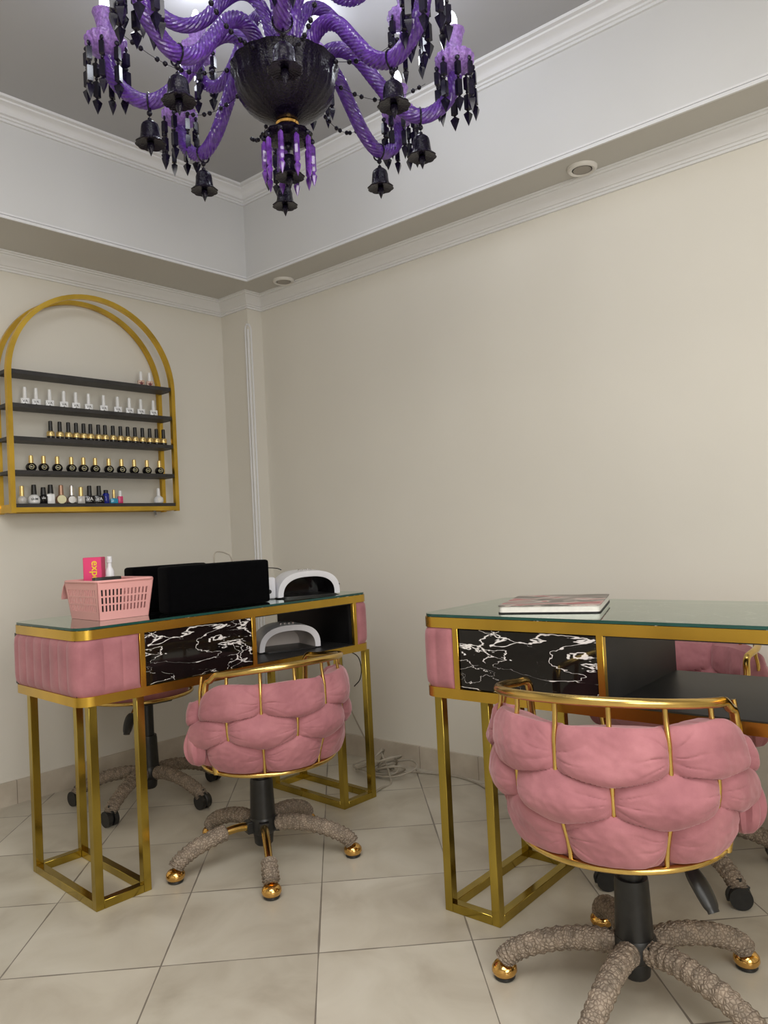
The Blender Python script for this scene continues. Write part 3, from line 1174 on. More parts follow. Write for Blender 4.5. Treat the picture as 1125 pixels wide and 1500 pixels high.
for z in shelf_z:
    b = MB()
    h = 0.016
    yy0, yy1 = ry0 + s * 0.9, ry1 - s * 0.9
    b.add([AM(x, y, zz) for zz in (z - h, z) for y in (yy0, yy1) for x in (0.026, RX - 0.004)],
          [(0, 2, 3, 1), (4, 5, 7, 6), (0, 1, 5, 4), (2, 6, 7, 3), (0, 4, 6, 2), (1, 3, 7, 5)], 0, False)
    b.build('shelf', M['rackshelf'], rack)
    for ya in (ry0, ry1 - s * 0.9):
        b = MB()
        b.add([AM(x, y, zz) for zz in (z - h, z - 0.002) for y in (ya + 0.003, ya + s * 0.9 - 0.003) for x in (0.02, RX - s + 0.001)],
              [(0, 2, 3, 1), (4, 5, 7, 6), (0, 1, 5, 4), (2, 6, 7, 3), (0, 4, 6, 2), (1, 3, 7, 5)], 0, False)
        b.build('side_bar', M['goldrack'] if z < 1.2 else M['rackshelf'], rack)
b = MB()
for ya in (ry0 + 0.001, ry1 - 0.021):
    b.add([AM(x, y, zz) for zz in (1.163, 1.182) for y in (ya, ya + 0.02) for x in (0.02, RX - s + 0.001)],
          [(0, 2, 3, 1), (4, 5, 7, 6), (0, 1, 5, 4), (2, 6, 7, 3), (0, 4, 6, 2), (1, 3, 7, 5)], 0, False)
b.build('bottom_bar', M['goldrack'], rack)
b = MB().tube([AM(0.03, -0.545, 1.165), AM(0.034, -0.545, 1.150), AM(0.045, -0.548, 1.143)], 0.006, 8)
b.build('mounting_clip', M['clear'], rack)

ORD = ['first', 'second', 'third', 'fourth', 'fifth', 'sixth', 'seventh', 'eighth', 'ninth', 'tenth', 'eleventh', 'twelfth', 'thirteenth', 'fourteenth', 'fifteenth', 'last']
FACE = R(-20)      # bottles look out of the rack


def blathe(prof, mat, name, parent, seg=20, loc=(0, 0, 0)):
    return MB().lathe(prof, seg).build(name, mat, parent, loc)


def cap(parent, r0, r1, z0, z1, mat, seg=16):
    return blathe([(0, z0), (r0, z0), (r0, z0 + 0.001), (r1, z1 - 0.0015), (r1 - 0.0015, z1), (0, z1)], mat, 'cap', parent, seg)


FRONT = Matrix.Rotation(PI / 2, 4, 'Z') @ Matrix.Rotation(PI / 2, 4, 'X')    # text in XY -> facing +X


def b_square(name='polish_bottle', body='whitegloss', capm='whitegloss', mark=('blacktxt',), w=0.034, h=0.031, ch=0.046, cr=0.0078, txt='V3'):
    t = thing(name, 'x', 'bottle')
    MB().rbox(-w * 0.36, w * 0.36, -w / 2, w / 2, 0, h, 0.003, 2).build('body', M[body], t)
    cap(t, cr * 1.05, cr * 0.9, h - 0.001, h + ch, M[capm])
    return t


def place(proto, y, z, label, group, x=0.075):
    o = copy_tree(proto, AM(x, y, z), FACE)
    o['label'] = label
    if group:
        o['group'] = group
    return o


protos = []
# second shelf: white bottles with tall white caps
pw = b_square()
text_mesh('VA', 0.015, M['blacktxt'], pw, Matrix.Translation((0.0126, 0, 0.018)) @ FRONT, 'printed_mark')
mb = MB()
mb.add([(0.0127, -0.003, 0.010), (0.0127, 0.003, 0.010), (0.0127, 0, 0.005)], [(0, 1, 2)], 0, False)
mb.lathe([(0.0003, -0.002), (0.0033, -0.002), (0.0033, 0.002), (0.0003, 0.002)], 10, mat=Matrix.Translation((0.0063, 0, 0.06)) @ Matrix.Scale(0.25, 4, (1, 0, 0)))
mb.build('small_symbol', M['blacktxt'], pw)
protos.append(pw)
for i, y in enumerate((-1.142, -1.097, -1.041, -0.981, -0.929, -0.872, -0.803, -0.737, -0.68, -0.623, -0.559)):
    place(pw, y, shelf_z[1], 'square white polish bottle with long white cap, %s from the left on the second shelf' % (ORD[i] if i < 10 else 'last'), 'white polish bottles on the second shelf')
# top shelf: two blush bottles with dark red star
pb = b_square(body='blush', h=0.030, ch=0.040, w=0.030)
st5 = MB()
sv = [(0.0111, 0.012 * (1 if k % 2 == 0 else 0.45) * math.sin(PI * k / 5), 0.014 + 0.012 * (1 if k % 2 == 0 else 0.45) * math.cos(PI * k / 5)) for k in range(10)]
st5.add(sv + [(0.0112, 0, 0.014)], [(k, (k + 1) % 10, 10) for k in range(10)], 0, False)
st5.build('star_print', M['darkred'], pb)
protos.append(pb)
place(pb, -0.616, shelf_z[0], 'blush polish bottle with dark red star and white cap, left one on the top shelf', 'blush polish bottles on the top shelf')
place(pb, -0.572, shelf_z[0], 'blush polish bottle with dark red star and white cap, right one on the top shelf', 'blush polish bottles on the top shelf')
# third shelf: slim black bottles with gold band
pg = thing('polish_bottle', 'x', 'bottle')
blathe([(0, 0), (0.0142, 0), (0.0153, 0.002), (0.0153, 0.030), (0.0115, 0.035), (0, 0.036)], M['blackglossy'], 'body', pg)
blathe([(0.0155, 0.014), (0.0157, 0.0145), (0.0157, 0.030), (0.0135, 0.0335), (0.0118, 0.0353)], M['goldfoil'], 'gold_band', pg)
blathe([(0.0142, 0.0), (0.0156, 0.001), (0.0156, 0.0035), (0.0154, 0.004)], M['goldfoil'], 'foot_band', pg)
cap(pg, 0.0088, 0.0080, 0.035, 0.078, M['blackplastic'])
text_mesh('ne', 0.009, M['blacktxt'], pg, Matrix.Translation((0.0158, 0, 0.023)) @ FRONT, 'printed_mark')
protos.append(pg)
for i, y in enumerate((-1.042, -1.003, -0.966, -0.932, -0.899, -0.868, -0.832, -0.801, -0.764, -0.728, -0.693, -0.657, -0.62, -0.583, -0.548, -0.512)):
    place(pg, y, shelf_z[2], 'slim black polish bottle with gold band, %s from the left on the third shelf' % (ORD[i] if i < 15 else 'last'), 'gold banded bottles on the third shelf')
# fourth shelf: round black bottles with gold caps
pr = thing('polish_bottle', 'x', 'bottle')
blathe([(0, 0), (0.011, 0), (0.016, 0.004), (0.0205, 0.012), (0.0215, 0.018), (0.0195, 0.026), (0.013, 0.033), (0.008, 0.035), (0, 0.035)], M['blackglossy'], 'body', pr, 24)
cap(pr, 0.0094, 0.0086, 0.034, 0.066, M['goldfoil'])
rg = MB()
rg.tube([(0.0225, 0.009 * math.cos(2 * PI * k / 20), 0.0175 + 0.009 * math.sin(2 * PI * k / 20)) for k in range(20)], 0.0009, 6, closed=True)
rg.build('round_emblem', M['cream'], pr)
text_mesh('neo', 0.0085, M['cream'], pr, Matrix.Translation((0.0222, 0, 0.0175)) @ FRONT, 'printed_mark')
protos.append(pr)
for i, y in enumerate((-1.127, -1.076, -1.019, -0.959, -0.906, -0.853, -0.79, -0.73, -0.668, -0.604, -0.54)):
    place(pr, y, shelf_z[3], 'round black polish bottle with gold cap, %s from the left on the fourth shelf' % (ORD[i] if i < 10 else 'last'), 'round black bottles on the fourth shelf')


# bottom shelf: mixed bottles
def single(y, label, parts, group=None):
    t = thing('polish_bottle', label, 'bottle', AM(0.075, y, shelf_z[4]), FACE)
    for p in parts:
        if p[0] == 'l':
            blathe(p[1], M[p[2]], p[3], t, 24)
        elif p[0] == 'b':
            w, d, h = p[1]
            MB().rbox(-d / 2, d / 2, -w / 2, w / 2, 0, h, 0.003, 2).build(p[3], M[p[2]], t)
        elif p[0] == 'c':
            cap(t, *p[1], M[p[2]])
        elif p[0] == 'd':
            r, x, z = p[1]
            MB().lathe([(0, 0), (r, 0), (r * 0.98, 0.0012), (0, 0.0014)], 24, mat=Matrix.Translation((x, 0, z)) @ Matrix.Rotation(PI / 2, 4, 'Y')).build(p[3], M[p[2]], t)
        elif p[0] == 't':
            text_mesh(p[1], p[4], M[p[2]], t, Matrix.Translation(p[3]) @ FRONT, 'printed_mark', bold=0.0002)
    return t


rnd = lambda r, h: [(0, 0), (r * 0.7, 0), (r * 0.95, h * 0.15), (r, h * 0.45), (r * 0.9, h * 0.75), (r * 0.5, h * 0.97), (r * 0.3, h), (0, h)]
cyl = lambda r, h: [(0, 0), (r * 0.92, 0), (r, 0.002), (r, h * 0.82), (r * 0.6, h * 0.97), (r * 0.5, h), (0, h)]
single(-1.168, 'clear polish bottle with gold cap at the left end of the bottom shelf', [('l', rnd(0.018, 0.034), 'clear', 'body'), ('c', (0.009, 0.0085, 0.033, 0.075), 'goldfoil')])
single(-1.120, 'round bottle with big white disc label and black cap on the bottom shelf', [('l', rnd(0.0235, 0.040), 'whitegloss', 'body'), ('c', (0.011, 0.009, 0.039, 0.080), 'blackplastic'), ('t', 'GUM', 'blacktxt', (0.0242, 0, 0.020), 0.012)])
single(-1.082, 'small all black polish bottle between two white ones on the bottom shelf', [('l', cyl(0.0165, 0.040), 'blackglossy', 'body'), ('c', (0.011, 0.009, 0.039, 0.070), 'blackplastic'), ('t', 'UNI', 'whitetxt', (0.0170, 0, 0.024), 0.008)])
single(-1.052, 'square white polish bottle with black cap on the bottom shelf', [('b', (0.031, 0.024, 0.042), 'whitegloss', 'body'), ('c', (0.012, 0.0095, 0.045, 0.081), 'blackplastic'), ('l', [(0, 0.041), (0.007, 0.041), (0.007, 0.047), (0, 0.047)], 'whitegloss', 'neck')])
single(-1.008, 'round bottle with cream disc label and bronze cap on the bottom shelf', [('l', rnd(0.023, 0.040), 'bronze', 'body'), ('c', (0.011, 0.009, 0.039, 0.080), 'bronze'), ('d', (0.018, 0.0225, 0.019), 'cream', 'disc_label')])
single(-0.963, 'round silver polish bottle with silver cap on the bottom shelf', [('l', rnd(0.022, 0.038), 'silver', 'body'), ('c', (0.0105, 0.009, 0.037, 0.079), 'silver'), ('d', (0.015, 0.0218, 0.018), 'clear', 'disc_label')])
single(-0.922, 'cloudy grey polish bottle with gold cap beside a black bottle', [('b', (0.030, 0.022, 0.034), 'clear', 'body'), ('c', (0.0095, 0.009, 0.034, 0.073), 'goldfoil')])
for y, w in ((-0.884, 'left'), (-0.841, 'right')):
    single(y, 'square black bottle with white letter mark, %s of the pair on the bottom shelf' % w,
           [('b', (0.041, 0.026, 0.036), 'blackglossy', 'body'), ('c', (0.0100, 0.0090, 0.035, 0.079), 'blackplastic'), ('t', 'VA', 'whitetxt', (0.0135, 0, 0.021), 0.020), ('t', '___', 'whitetxt', (0.0135, 0, 0.014), 0.008)])
single(-0.809, 'cobalt blue bottle with short black cap on the bottom shelf', [('l', cyl(0.0145, 0.050), 'bluebottle', 'body'), ('c', (0.010, 0.010, 0.047, 0.061), 'blackplastic')])
single(-0.772, 'turquoise polish bottle with thin gold cap on the bottom shelf', [('b', (0.033, 0.022, 0.023), 'cyan', 'body'), ('c', (0.0065, 0.006, 0.026, 0.063), 'goldfoil'), ('l', [(0, 0.022), (0.0055, 0.022), (0.0055, 0.027), (0, 0.027)], 'cyan', 'neck')])
single(-0.742, 'small magenta polish bottle with pale cap on the bottom shelf', [('b', (0.022, 0.018, 0.034), 'hotpink', 'body'), ('c', (0.0085, 0.0075, 0.033, 0.059), 'whitegloss')])
single(-0.551, 'round white polish bottle standing alone at the right end of the bottom shelf', [('l', rnd(0.022, 0.036), 'whitegloss', 'body'), ('c', (0.0085, 0.007, 0.035, 0.072), 'whitegloss'), ('d', (0.010, 0.0215, 0.018), 'paper', 'disc_label')])
for p in protos:
    for ch in list(p.children):
        bpy.data.objects.remove(ch)
    bpy.data.objects.remove(p)

# ------------------------------------------------------------------ things on the left desk
ZD = ZG + 0.0005


def slot_basket():
    t = thing('plastic_basket', 'pink slotted plastic storage basket on the left end of the left desk', 'basket', (0.865, -1.285, ZD), R(-4))
    # base 0.20 x 0.17, top wider; built from four slotted walls
    bx, by, tx, ty, H = 0.097, 0.081, 0.115, 0.093, 0.118

    def corner(sx, sy, z):
        k = z / H
        return Vector((sx * (bx + (tx - bx) * k), sy * (by + (ty - by) * k), z))
    mb = MB()

    def wall(c0, c1, n, lip=None):
        """c0,c1 sign pairs; slotted strip wall, 3 rows of slots"""
        bands = [(0, 0.026), (0.045, 0.050), (0.069, 0.074), (0.093, H)]
        slots = [(0.026, 0.045), (0.050, 0.069), (0.074, 0.093)]
        th = 0.0022

        def P(u, z):
            a, b_ = corner(*c0, z), corner(*c1, z)
            return a.lerp(b_, u)
        nrm = (corner(*c1, 0) - corner(*c0, 0)).cross(Vector((0, 0, 1))).normalized()

        def quad(u0, u1, z0, z1):
            vs = []
            for off in (0, th):
                for (u, z) in ((u0, z0), (u1, z0), (u1, z1), (u0, z1)):
                    vs.append(P(u, z) - nrm * off)
            mb.add(vs, [(0, 1, 2, 3), (7, 6, 5, 4), (0, 4, 5, 1), (1, 5, 6, 2), (2, 6, 7, 3), (3, 7, 4, 0)], 0, False)
        for z0, z1 in bands:
            quad(0, 1, z0, z1)
        for z0, z1 in slots:
            quad(0, 0.06, z0, z1)
            quad(0.94, 1, z0, z1)
            for k in range(n):
                u0 = 0.06 + 0.88 * (k + 0.5) / n
                quad(u0 + 0.88 / n * 0.02, u0 + 0.88 / n * 0.55, z0, z1)
    wall((1, -1), (1, 1), 13)
    wall((1, 1), (-1, 1), 15)
    wall((-1, 1), (-1, -1), 13)
    wall((-1, -1), (1, -1), 15)
    mb.box(-bx, bx, -by, by, 0.004, 0.007)
    for sx in (-1, 1):
        for sy in (-1, 1):
            mb.rbox(sx * (bx - 0.012) - 0.008, sx * (bx - 0.012) + 0.008, sy * (by - 0.012) - 0.008, sy * (by - 0.012) + 0.008, 0, 0.006, 0.001, 1)
    mb.build('slotted_bin', M['pinkplastic'], t)
    rim = MB()
    ps = [corner(1, -1, H), corner(1, 1, H), corner(-1, 1, H), corner(-1, -1, H)]
    rp = []
    for i in range(4):
        p = ps[i]
        prv, nx = ps[i - 1], ps[(i + 1) % 4]
        for k in range(5):
            tt = k / 4
            a = p.lerp(prv, 0.09 * (1 - tt)) if tt < 0.5 else p
            q = (p + (prv - p).normalized() * 0.016) * (1 - tt) ** 2 + p * 2 * tt * (1 - tt) + (p + (nx - p).normalized() * 0.016) * tt ** 2
            rp.append(q)
    rim.tube(rp, 0.0042, 8, closed=True, up=(0, 0, 1))
    rim.build('rim', M['pinkplastic'], t)
    # curved carrying lip at the far left end
    lp = MB()
    yy = ty * 0.9
    sec = [(-tx - 0.000, H), (-tx - 0.018, H - 0.003), (-tx - 0.034, H - 0.018), (-tx - 0.045, H - 0.040), (-tx - 0.050, H - 0.056)]
    vs = []
    for (x, z) in sec:
        for y in (-yy, yy):
            vs += [(x, y, z), (x + 0.003, y, z - 0.003)]
    fs = []
    for i in range(len(sec) - 1):
        a, b_ = i * 4, (i + 1) * 4
        fs += [(a, b_, b_ + 2, a + 2), (a + 1, a + 3, b_ + 3, b_ + 1), (a, a + 1, b_ + 1, b_), (a + 2, b_ + 2, b_ + 3, a + 3)]
    fs += [(0, 2, 3, 1), (len(vs) - 4, len(vs) - 3, len(vs) - 1, len(vs) - 2)]
    lp.add(vs, fs, 0, True)
    lp.build('carrying_lip', M['pinkplastic'], t)
    return t


slot_basket()
ZBK = ZD + 0.0085
bx_ = thing('carton_box', 'bright pink cosmetics carton with yellow vertical lettering standing in the basket', 'box', (0.812, -1.302, ZBK), R(-42))
MB().rbox(-0.030, 0.030, -0.0275, 0.0275, 0, 0.183, 0.001, 1).build('carton', M['boxpink'], bx_)
MB().box(-0.0295, 0.0295, -0.0278, -0.0276, 0.001, 0.182).build('carton_side', M['boxside'], bx_)
text_mesh('expert', 0.033, M['yellowtxt'], bx_, Matrix.Translation((0.0306, 0.009, 0.128)) @ FRONT @ Matrix.Rotation(-PI / 2, 4, 'Z'), 'brand_lettering', bold=0.0004)
sp_ = thing('spray_bottle', 'clear spray bottle with white pump and black label standing in the basket', 'bottle', (0.852, -1.272, ZBK), R(-30))
blathe([(0, 0), (0.019, 0), (0.020, 0.003), (0.020, 0.108), (0.017, 0.118), (0.011, 0.123), (0, 0.123)], M['clear'], 'body', sp_, 24)
blathe([(0.0203, 0.02), (0.0206, 0.021), (0.0206, 0.100), (0.0203, 0.101)], M['blacktxt'], 'label', sp_, 24)
blathe([(0, 0.121), (0.0135, 0.121), (0.0135, 0.135), (0.010, 0.144), (0.0065, 0.150), (0.0065, 0.163), (0.0085, 0.164), (0.0085, 0.182), (0.006, 0.184), (0, 0.184)], M['whiteplastic'], 'pump', sp_, 20)
MB().tube([(0.006, 0, 0.174), (0.014, 0, 0.174)], 0.0022, 8).build('nozzle', M['whiteplastic'], sp_)
o = MB().rbox(-0.014, 0.014, -0.042, 0.042, 0, 0.121, 0.003, 2).build('cosmetic_case', M['blackplastic'], None, (0.912, -1.318, ZBK), R(-8))
tag(o, 'black case standing low in front of the pink carton inside the pink basket', 'case')

# black velvet blocks
vb = thing('velvet_block', 'long black velvet hand rest block, front one on the left desk', 'hand rest', (1.005, -0.970, ZD), R(-3.3))
mb = MB().rbox(-0.035, 0.035, -0.202, 0.202, 0, 0.150, 0.010, 3)
mb.build('block', M['velvetblack'], vb)
vb = thing('velvet_block', 'black velvet block standing behind the front hand rest, beside the basket', 'hand rest', (0.80, -1.025, ZD), R(-3.3))
mb = MB().rbox(-0.035, 0.035, -0.145, 0.145, 0, 0.149, 0.010, 3)
mb.build('block', M['velvetblack'], vb)
mb = MB()
mb.tube(smoothpath([(0.88, -0.88, ZD + 0.15), (0.872, -0.872, ZD + 0.175), (0.86, -0.85, ZD + 0.185), (0.865, -0.815, ZD + 0.178), (0.88, -0.80, ZD + 0.150), (0.885, -0.80, ZD + 0.01)], 6), 0.0025, 8)
mb.tube(smoothpath([(0.88, -0.88, ZD + 0.15), (0.89, -0.885, ZD + 0.08), (0.885, -0.83, ZD + 0.003), (0.885, -0.80, ZD + 0.01)], 6), 0.0025, 8)
tag(mb.build('cable_loop', M['greycable']), 'grey cable loop rising behind the black velvet block', 'cable')


def uv_lamp(label, loc, rz, W, H, D, inner):
    t = thing('nail_lamp', label, 'lamp', loc, rz)
    # arch in local YZ, opening towards +X

    def arch(w, h, n=28, p=2.6):
        out = []
        for k in range(n + 1):
            a = PI * k / n
            c, s_ = math.cos(a), math.sin(a)
            out.append((-w / 2 * (abs(c) ** (2 / p)) * (1 if c > 0 else -1), h * (abs(s_) ** (2 / p))))
        return out
    secs = [(D * 0.5, W, H), (D * 0.47, W * 1.0, H * 1.0), (D * 0.2, W * 0.98, H * 1.03), (-D * 0.2, W * 0.92, H * 1.02), (-D * 0.42, W * 0.82, H * 0.9), (-D * 0.5, W * 0.7, H * 0.75)]
    vs, fs = [], []
    n = 29
    for (x, w, h) in secs:
        for (y, z) in arch(w, h):
            sl = 0.02 * (1 - z / H) if x > 0 else 0
            vs.append((x - sl * 0.6, y, z + 0.004))
    for i in range(len(secs) - 1):
        for j in range(n - 1):
            fs.append((i * n + j, (i + 1) * n + j, (i + 1) * n + j + 1, i * n + j + 1))
    fs.append(tuple((len(secs) - 1) * n + j for j in range(n)))
    b0 = len(vs)
    # front lip and inner tunnel
    wi, hi = W * 0.83, H * 0.77
    for x, w, h in ((D * 0.5, W * 0.96, H * 0.965), (D * 0.49, wi, hi), (-D * 0.30, wi * 0.86, hi * 0.9)):
        for (y, z) in arch(w, h):
            sl = 0.02 * (1 - z / H) if x > 0 else 0
            vs.append((x - sl * 0.6, y, z + 0.004))
    fs2 = []
    for j in range(n - 1):
        fs.append((j, j + 1, b0 + j + 1, b0 + j))
        fs.append((b0 + j, b0 + j + 1, b0 + n + j + 1, b0 + n + j))
    MB().add(vs, fs, 0, True).build('shell', M['whiteplastic'], t)
    iv = vs[b0 + n:]
    ifs = [(j, j + 1, n + j + 1, n + j) for j in range(n - 1)] + [tuple(n + j for j in range(n))]
    MB().add([(x, y * 0.995, z * 0.995) for x, y, z in iv], ifs, 0, True).build('inner_tunnel', inner, t)
    MB().prism(rrect(-D * 0.42, D * 0.5, -W * 0.46, W * 0.46, 0.03), 0, 0.005).build('base_tray', M['blackplastic'], t)
    for yy in (-0.024, -0.008, 0.008, 0.024):
        MB().rbox(D * 0.22, D * 0.28, yy - 0.004, yy + 0.004, H * 1.03 + 0.002, H * 1.03 + 0.0075, 0.001, 1).build('button', M['silver'], t)
    return t


uv_lamp('white arched nail lamp with black inside, on top of the left desk', (0.975, -0.545, ZD), R(-24), 0.245, 0.092, 0.19, M['blackglossy'])
uv_lamp('white arched nail lamp on the open shelf inside the left desk', (0.955, -0.635, ZB1 + 0.0035), R(-24), 0.235, 0.090, 0.19, M['lampinner'])
# drill control box and adapter
t = thing('drill_box', 'small white control box with black socket beside the nail lamp on the left desk', 'control box', (0.915, -0.715, ZD), R(-20))
MB().rbox(-0.05, 0.05, -0.055, 0.055, 0, 0.080, 0.008, 3).build('case', M['whiteplastic'], t)
MB().lathe([(0, 0), (0.008, 0), (0.007, 0.004), (0, 0.004)], 16, mat=Matrix.Translation((0.05, 0.028, 0.028)) @ Matrix.Rotation(PI / 2, 4, 'Y')).build('socket', M['blackplastic'], t)
MB().tube([(0.0505, -0.035 + 0.05 * c, 0.012 + 0.05 * d) for c, d in ((0, 0), (1, 0), (1, 1), (0, 1))], 0.001, 6, closed=True).build('panel_outline', M['silver'], t)
t = thing('power_adapter', 'black power adapter with red tag propped behind the nail lamp', 'adapter', (0.875, -0.405, ZD), R(-24))
MB().rbox(-0.03, 0.03, -0.036, 0.030, 0.045, 0.088, 0.006, 2).rbox(-0.028, 0.028, -0.03, 0.01, 0.0, 0.05, 0.004, 2, 1).build('case', [M['blackplastic'], M['whiteplastic']], t)
MB().rbox(0.028, 0.032, 0.0, 0.034, 0.034, 0.043, 0.001, 1).build('red_tag', M['hotpink'], t)


def cable(name, pts, r, mat, label, n=8, seg=8):
    o = MB().tube(smoothpath(pts, n), r, seg).build(name, mat)
    return tag(o, label, 'cable')


cable('black_cable', [(0.875, -0.372, ZD + 0.075), (0.90, -0.335, ZD + 0.06), (0.915, -0.312, ZD + 0.03), (0.91, -0.312, ZD + 0.004), (0.93, -0.345, ZD + 0.02), (0.945, -0.36, ZD + 0.042), (0.955, -0.315, ZD + 0.026), (0.95, -0.335, ZD + 0.012)],
      0.0018, M['blackcable'], 'thin black cord looping down beside the nail lamp at the desk corner')
cable('black_cable', [(0.915, -0.76, ZD + 0.075), (0.905, -0.72, ZD + 0.100), (0.90, -0.66, ZD + 0.112), (0.895, -0.60, ZD + 0.108), (0.89, -0.57, ZD + 0.100)],
      0.0018, M['blackcable'], 'black cord arching from the white control box over the nail lamp')
# cords hanging behind the right end of the left desk and the tangle on the floor
cable('black_cable', [(1.0, -0.40, 0.561), (1.0, -0.33, 0.54), (0.995, -0.27, 0.51), (0.99, -0.245, 0.46), (0.975, -0.24, 0.41), (0.95, -0.25, 0.38)], 0.0022, M['blackcable'],
      'short black cord hanging in a curve behind the left desk leg')
cable('extension_cord', [(0.88, -0.25, 0.555), (0.86, -0.22, 0.45), (0.84, -0.20, 0.36), (0.86, -0.17, 0.24), (0.88, -0.12, 0.12), (0.86, -0.07, 0.03), (0.84, -0.05, 0.006)], 0.0035, M['greycable'],
      'grey cord running down from the left desk to the floor tangle')
rng = random.Random(5)
pts = [(1.125, -0.352, 0.006), (1.115, -0.30, 0.006), (1.10, -0.22, 0.006)]
for k in range(56):
    a = k * 0.98 + 0.3 * math.sin(k * 0.7)
    rr = 0.062 + 0.030 * math.sin(k * 0.31)
    pts.append((0.93 + 0.0028 * k + rr * 1.15 * math.cos(a), -0.16 + 0.02 * math.sin(k * 0.45) + rr * 0.8 * math.sin(a), 0.012 + 0.046 * (1 + math.sin(k * 0.53 + 1)) * (0.55 + 0.45 * math.cos(a))))
pts += [(1.08, -0.10, 0.01), (1.17, -0.055, 0.006), (1.28, -0.03, 0.005), (1.40, -0.055, 0.005), (1.48, -0.10, 0.005), (1.505, -0.14, 0.005), (1.54, -0.11, 0.006), (1.60, -0.05, 0.01), (1.66, -0.02, 0.04)]
o = MB().tube(smoothpath(pts, 8), 0.0040, 8).build('extension_cord', M['greycable'])
tag(o, 'long grey extension cord tangled on the floor by the back wall', 'cable')
# power strip under the right desk
t = thing('power_strip', 'black power strip with round sockets under the right desk', 'power strip', (2.005, -0.506, 0.563), 0)
MB().rbox(-0.115, 0.115, 0.0, 0.035, -0.105, 0.0, 0.005, 2).build('housing', M['blackplastic'], t)
for q in (-0.075, 0.0, 0.075):
    MB().lathe([(0.022, 0), (0.0245, 0.002), (0.027, 0)], 24, mat=Matrix.Translation((q, 0.0, -0.052)) @ Matrix.Rotation(PI / 2, 4, 'X')).build('socket', M['greycable'], t)
MB().rbox(0.058, 0.094, -0.030, 0.001, -0.066, -0.036, 0.004, 2).build('plug', M['whiteplastic'], t)
cable('white_cord', [(1.905, -0.516, 0.505), (1.909, -0.522, 0.48), (1.915, -0.526, 0.455), (1.928, -0.526, 0.45), (1.938, -0.522, 0.47), (1.936, -0.516, 0.50)], 0.0026, M['whiteplastic'], 'white cord hanging from the sockets under the right desk')

# album on the right desk
t = thing('photo_album', 'white edged album with marbled pink and grey cover on the right desk', 'album', (2.136, -0.714, ZD), R(19))
MB().prism(rrect(-0.128, 0.128, -0.145, 0.145, 0.012), 0.0, 0.0025, smooth=True).build('back_cover', M['blacktxt'], t)
MB().prism(rrect(-0.126, 0.126, -0.143, 0.143, 0.012), 0.0025, 0.0175, smooth=True).build('pages', M['paper'], t)
MB().prism(rrect(-0.128, 0.128, -0.145, 0.145, 0.012), 0.0175, 0.0195, smooth=True).build('front_cover', M['cover'], t)

# ------------------------------------------------------------------ chandelier
CX, CY = 1.673, -1.182
ch = thing('chandelier', 'large purple and black glass chandelier with twisted arms and hanging crystal prisms', 'chandelier', (CX, CY, 0))


def bell_mesh():
    mb = MB()
    prof = [(0, 0.056), (0.007, 0.055), (0.014, 0.053), (0.021, 0.046), (0.0235, 0.036), (0.0245, 0.020), (0.0265, 0.008), (0.032, 0.001), (0.037, -0.004), (0.035, -0.006), (0.026, -0.004), (0.016, -0.002), (0.0, 0.0)]

    def md(a, i, r, z):
        if 7 <= i <= 9:
            return 1 + 0.09 * abs(math.cos(a * 5))
        if 3 <= i <= 6:
            return 1 + 0.03 * math.cos(a * 12 + i * PI)
        return 1
    mb.lathe(prof, 60, mod=md)
    mb.lathe([(0, -0.038), (0.004, -0.028), (0.0105, -0.012), (0.008, -0.003), (0, 0.0)], 8, smooth=False)
    return mb.mesh('bell', M['blackglass'])


def drop_mesh(mat, name='pendant_prism'):
    mb = MB()
    mb.ball((0, 0, -0.006), 0.007, 8, 6, sc=(1, 0.6, 1))

    def bar(z0, z1, w):
        mb.lathe([(0.0012, z0), (w, z0 - 0.006), (w, z1 + 0.005), (0.0012, z1)], 4, smooth=False)
    bar(-0.012, -0.055, 0.0092)
    mb.ball((0, 0, -0.058), 0.0045, 8, 6)
    bar(-0.062, -0.112, 0.0100)
    mb.lathe([(0.001, -0.110), (0.0130, -0.120), (0.0100, -0.130), (0, -0.154)], 4, smooth=False)
    return mb.mesh(name, mat)


def dagger_mesh():
    mb = MB()
    mb.ball((0, 0, -0.006), 0.007, 8, 6, mi=1)
    mb.lathe([(0.0012, -0.012), (0.0075, -0.02), (0.0078, -0.085), (0.004, -0.090), (0.009, -0.098), (0.007, -0.108), (0, -0.128)], 6, smooth=False)
    return mb.mesh('crystal_dagger', [M['purpleprism'], M['prism']])


BELL = bell_mesh()
DROP = drop_mesh(M['prism'])
DAG = dagger_mesh()


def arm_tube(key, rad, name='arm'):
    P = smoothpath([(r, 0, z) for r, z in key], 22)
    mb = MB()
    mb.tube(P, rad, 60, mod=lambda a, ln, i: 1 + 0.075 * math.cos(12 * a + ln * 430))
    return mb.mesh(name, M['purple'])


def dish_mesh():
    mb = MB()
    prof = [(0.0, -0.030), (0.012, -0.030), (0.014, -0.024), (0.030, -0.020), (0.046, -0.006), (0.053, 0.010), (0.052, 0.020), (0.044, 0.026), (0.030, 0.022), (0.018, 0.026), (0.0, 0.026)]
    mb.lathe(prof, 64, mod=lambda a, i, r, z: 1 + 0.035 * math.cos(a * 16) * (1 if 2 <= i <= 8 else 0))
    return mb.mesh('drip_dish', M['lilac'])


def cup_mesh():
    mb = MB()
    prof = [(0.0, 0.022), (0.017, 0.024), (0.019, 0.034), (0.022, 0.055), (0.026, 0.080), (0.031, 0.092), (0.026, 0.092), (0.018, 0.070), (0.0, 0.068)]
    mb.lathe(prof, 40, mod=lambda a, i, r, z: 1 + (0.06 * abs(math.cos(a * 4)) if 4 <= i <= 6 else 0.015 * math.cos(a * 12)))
    return mb.mesh('candle_cup', M['lilac'])


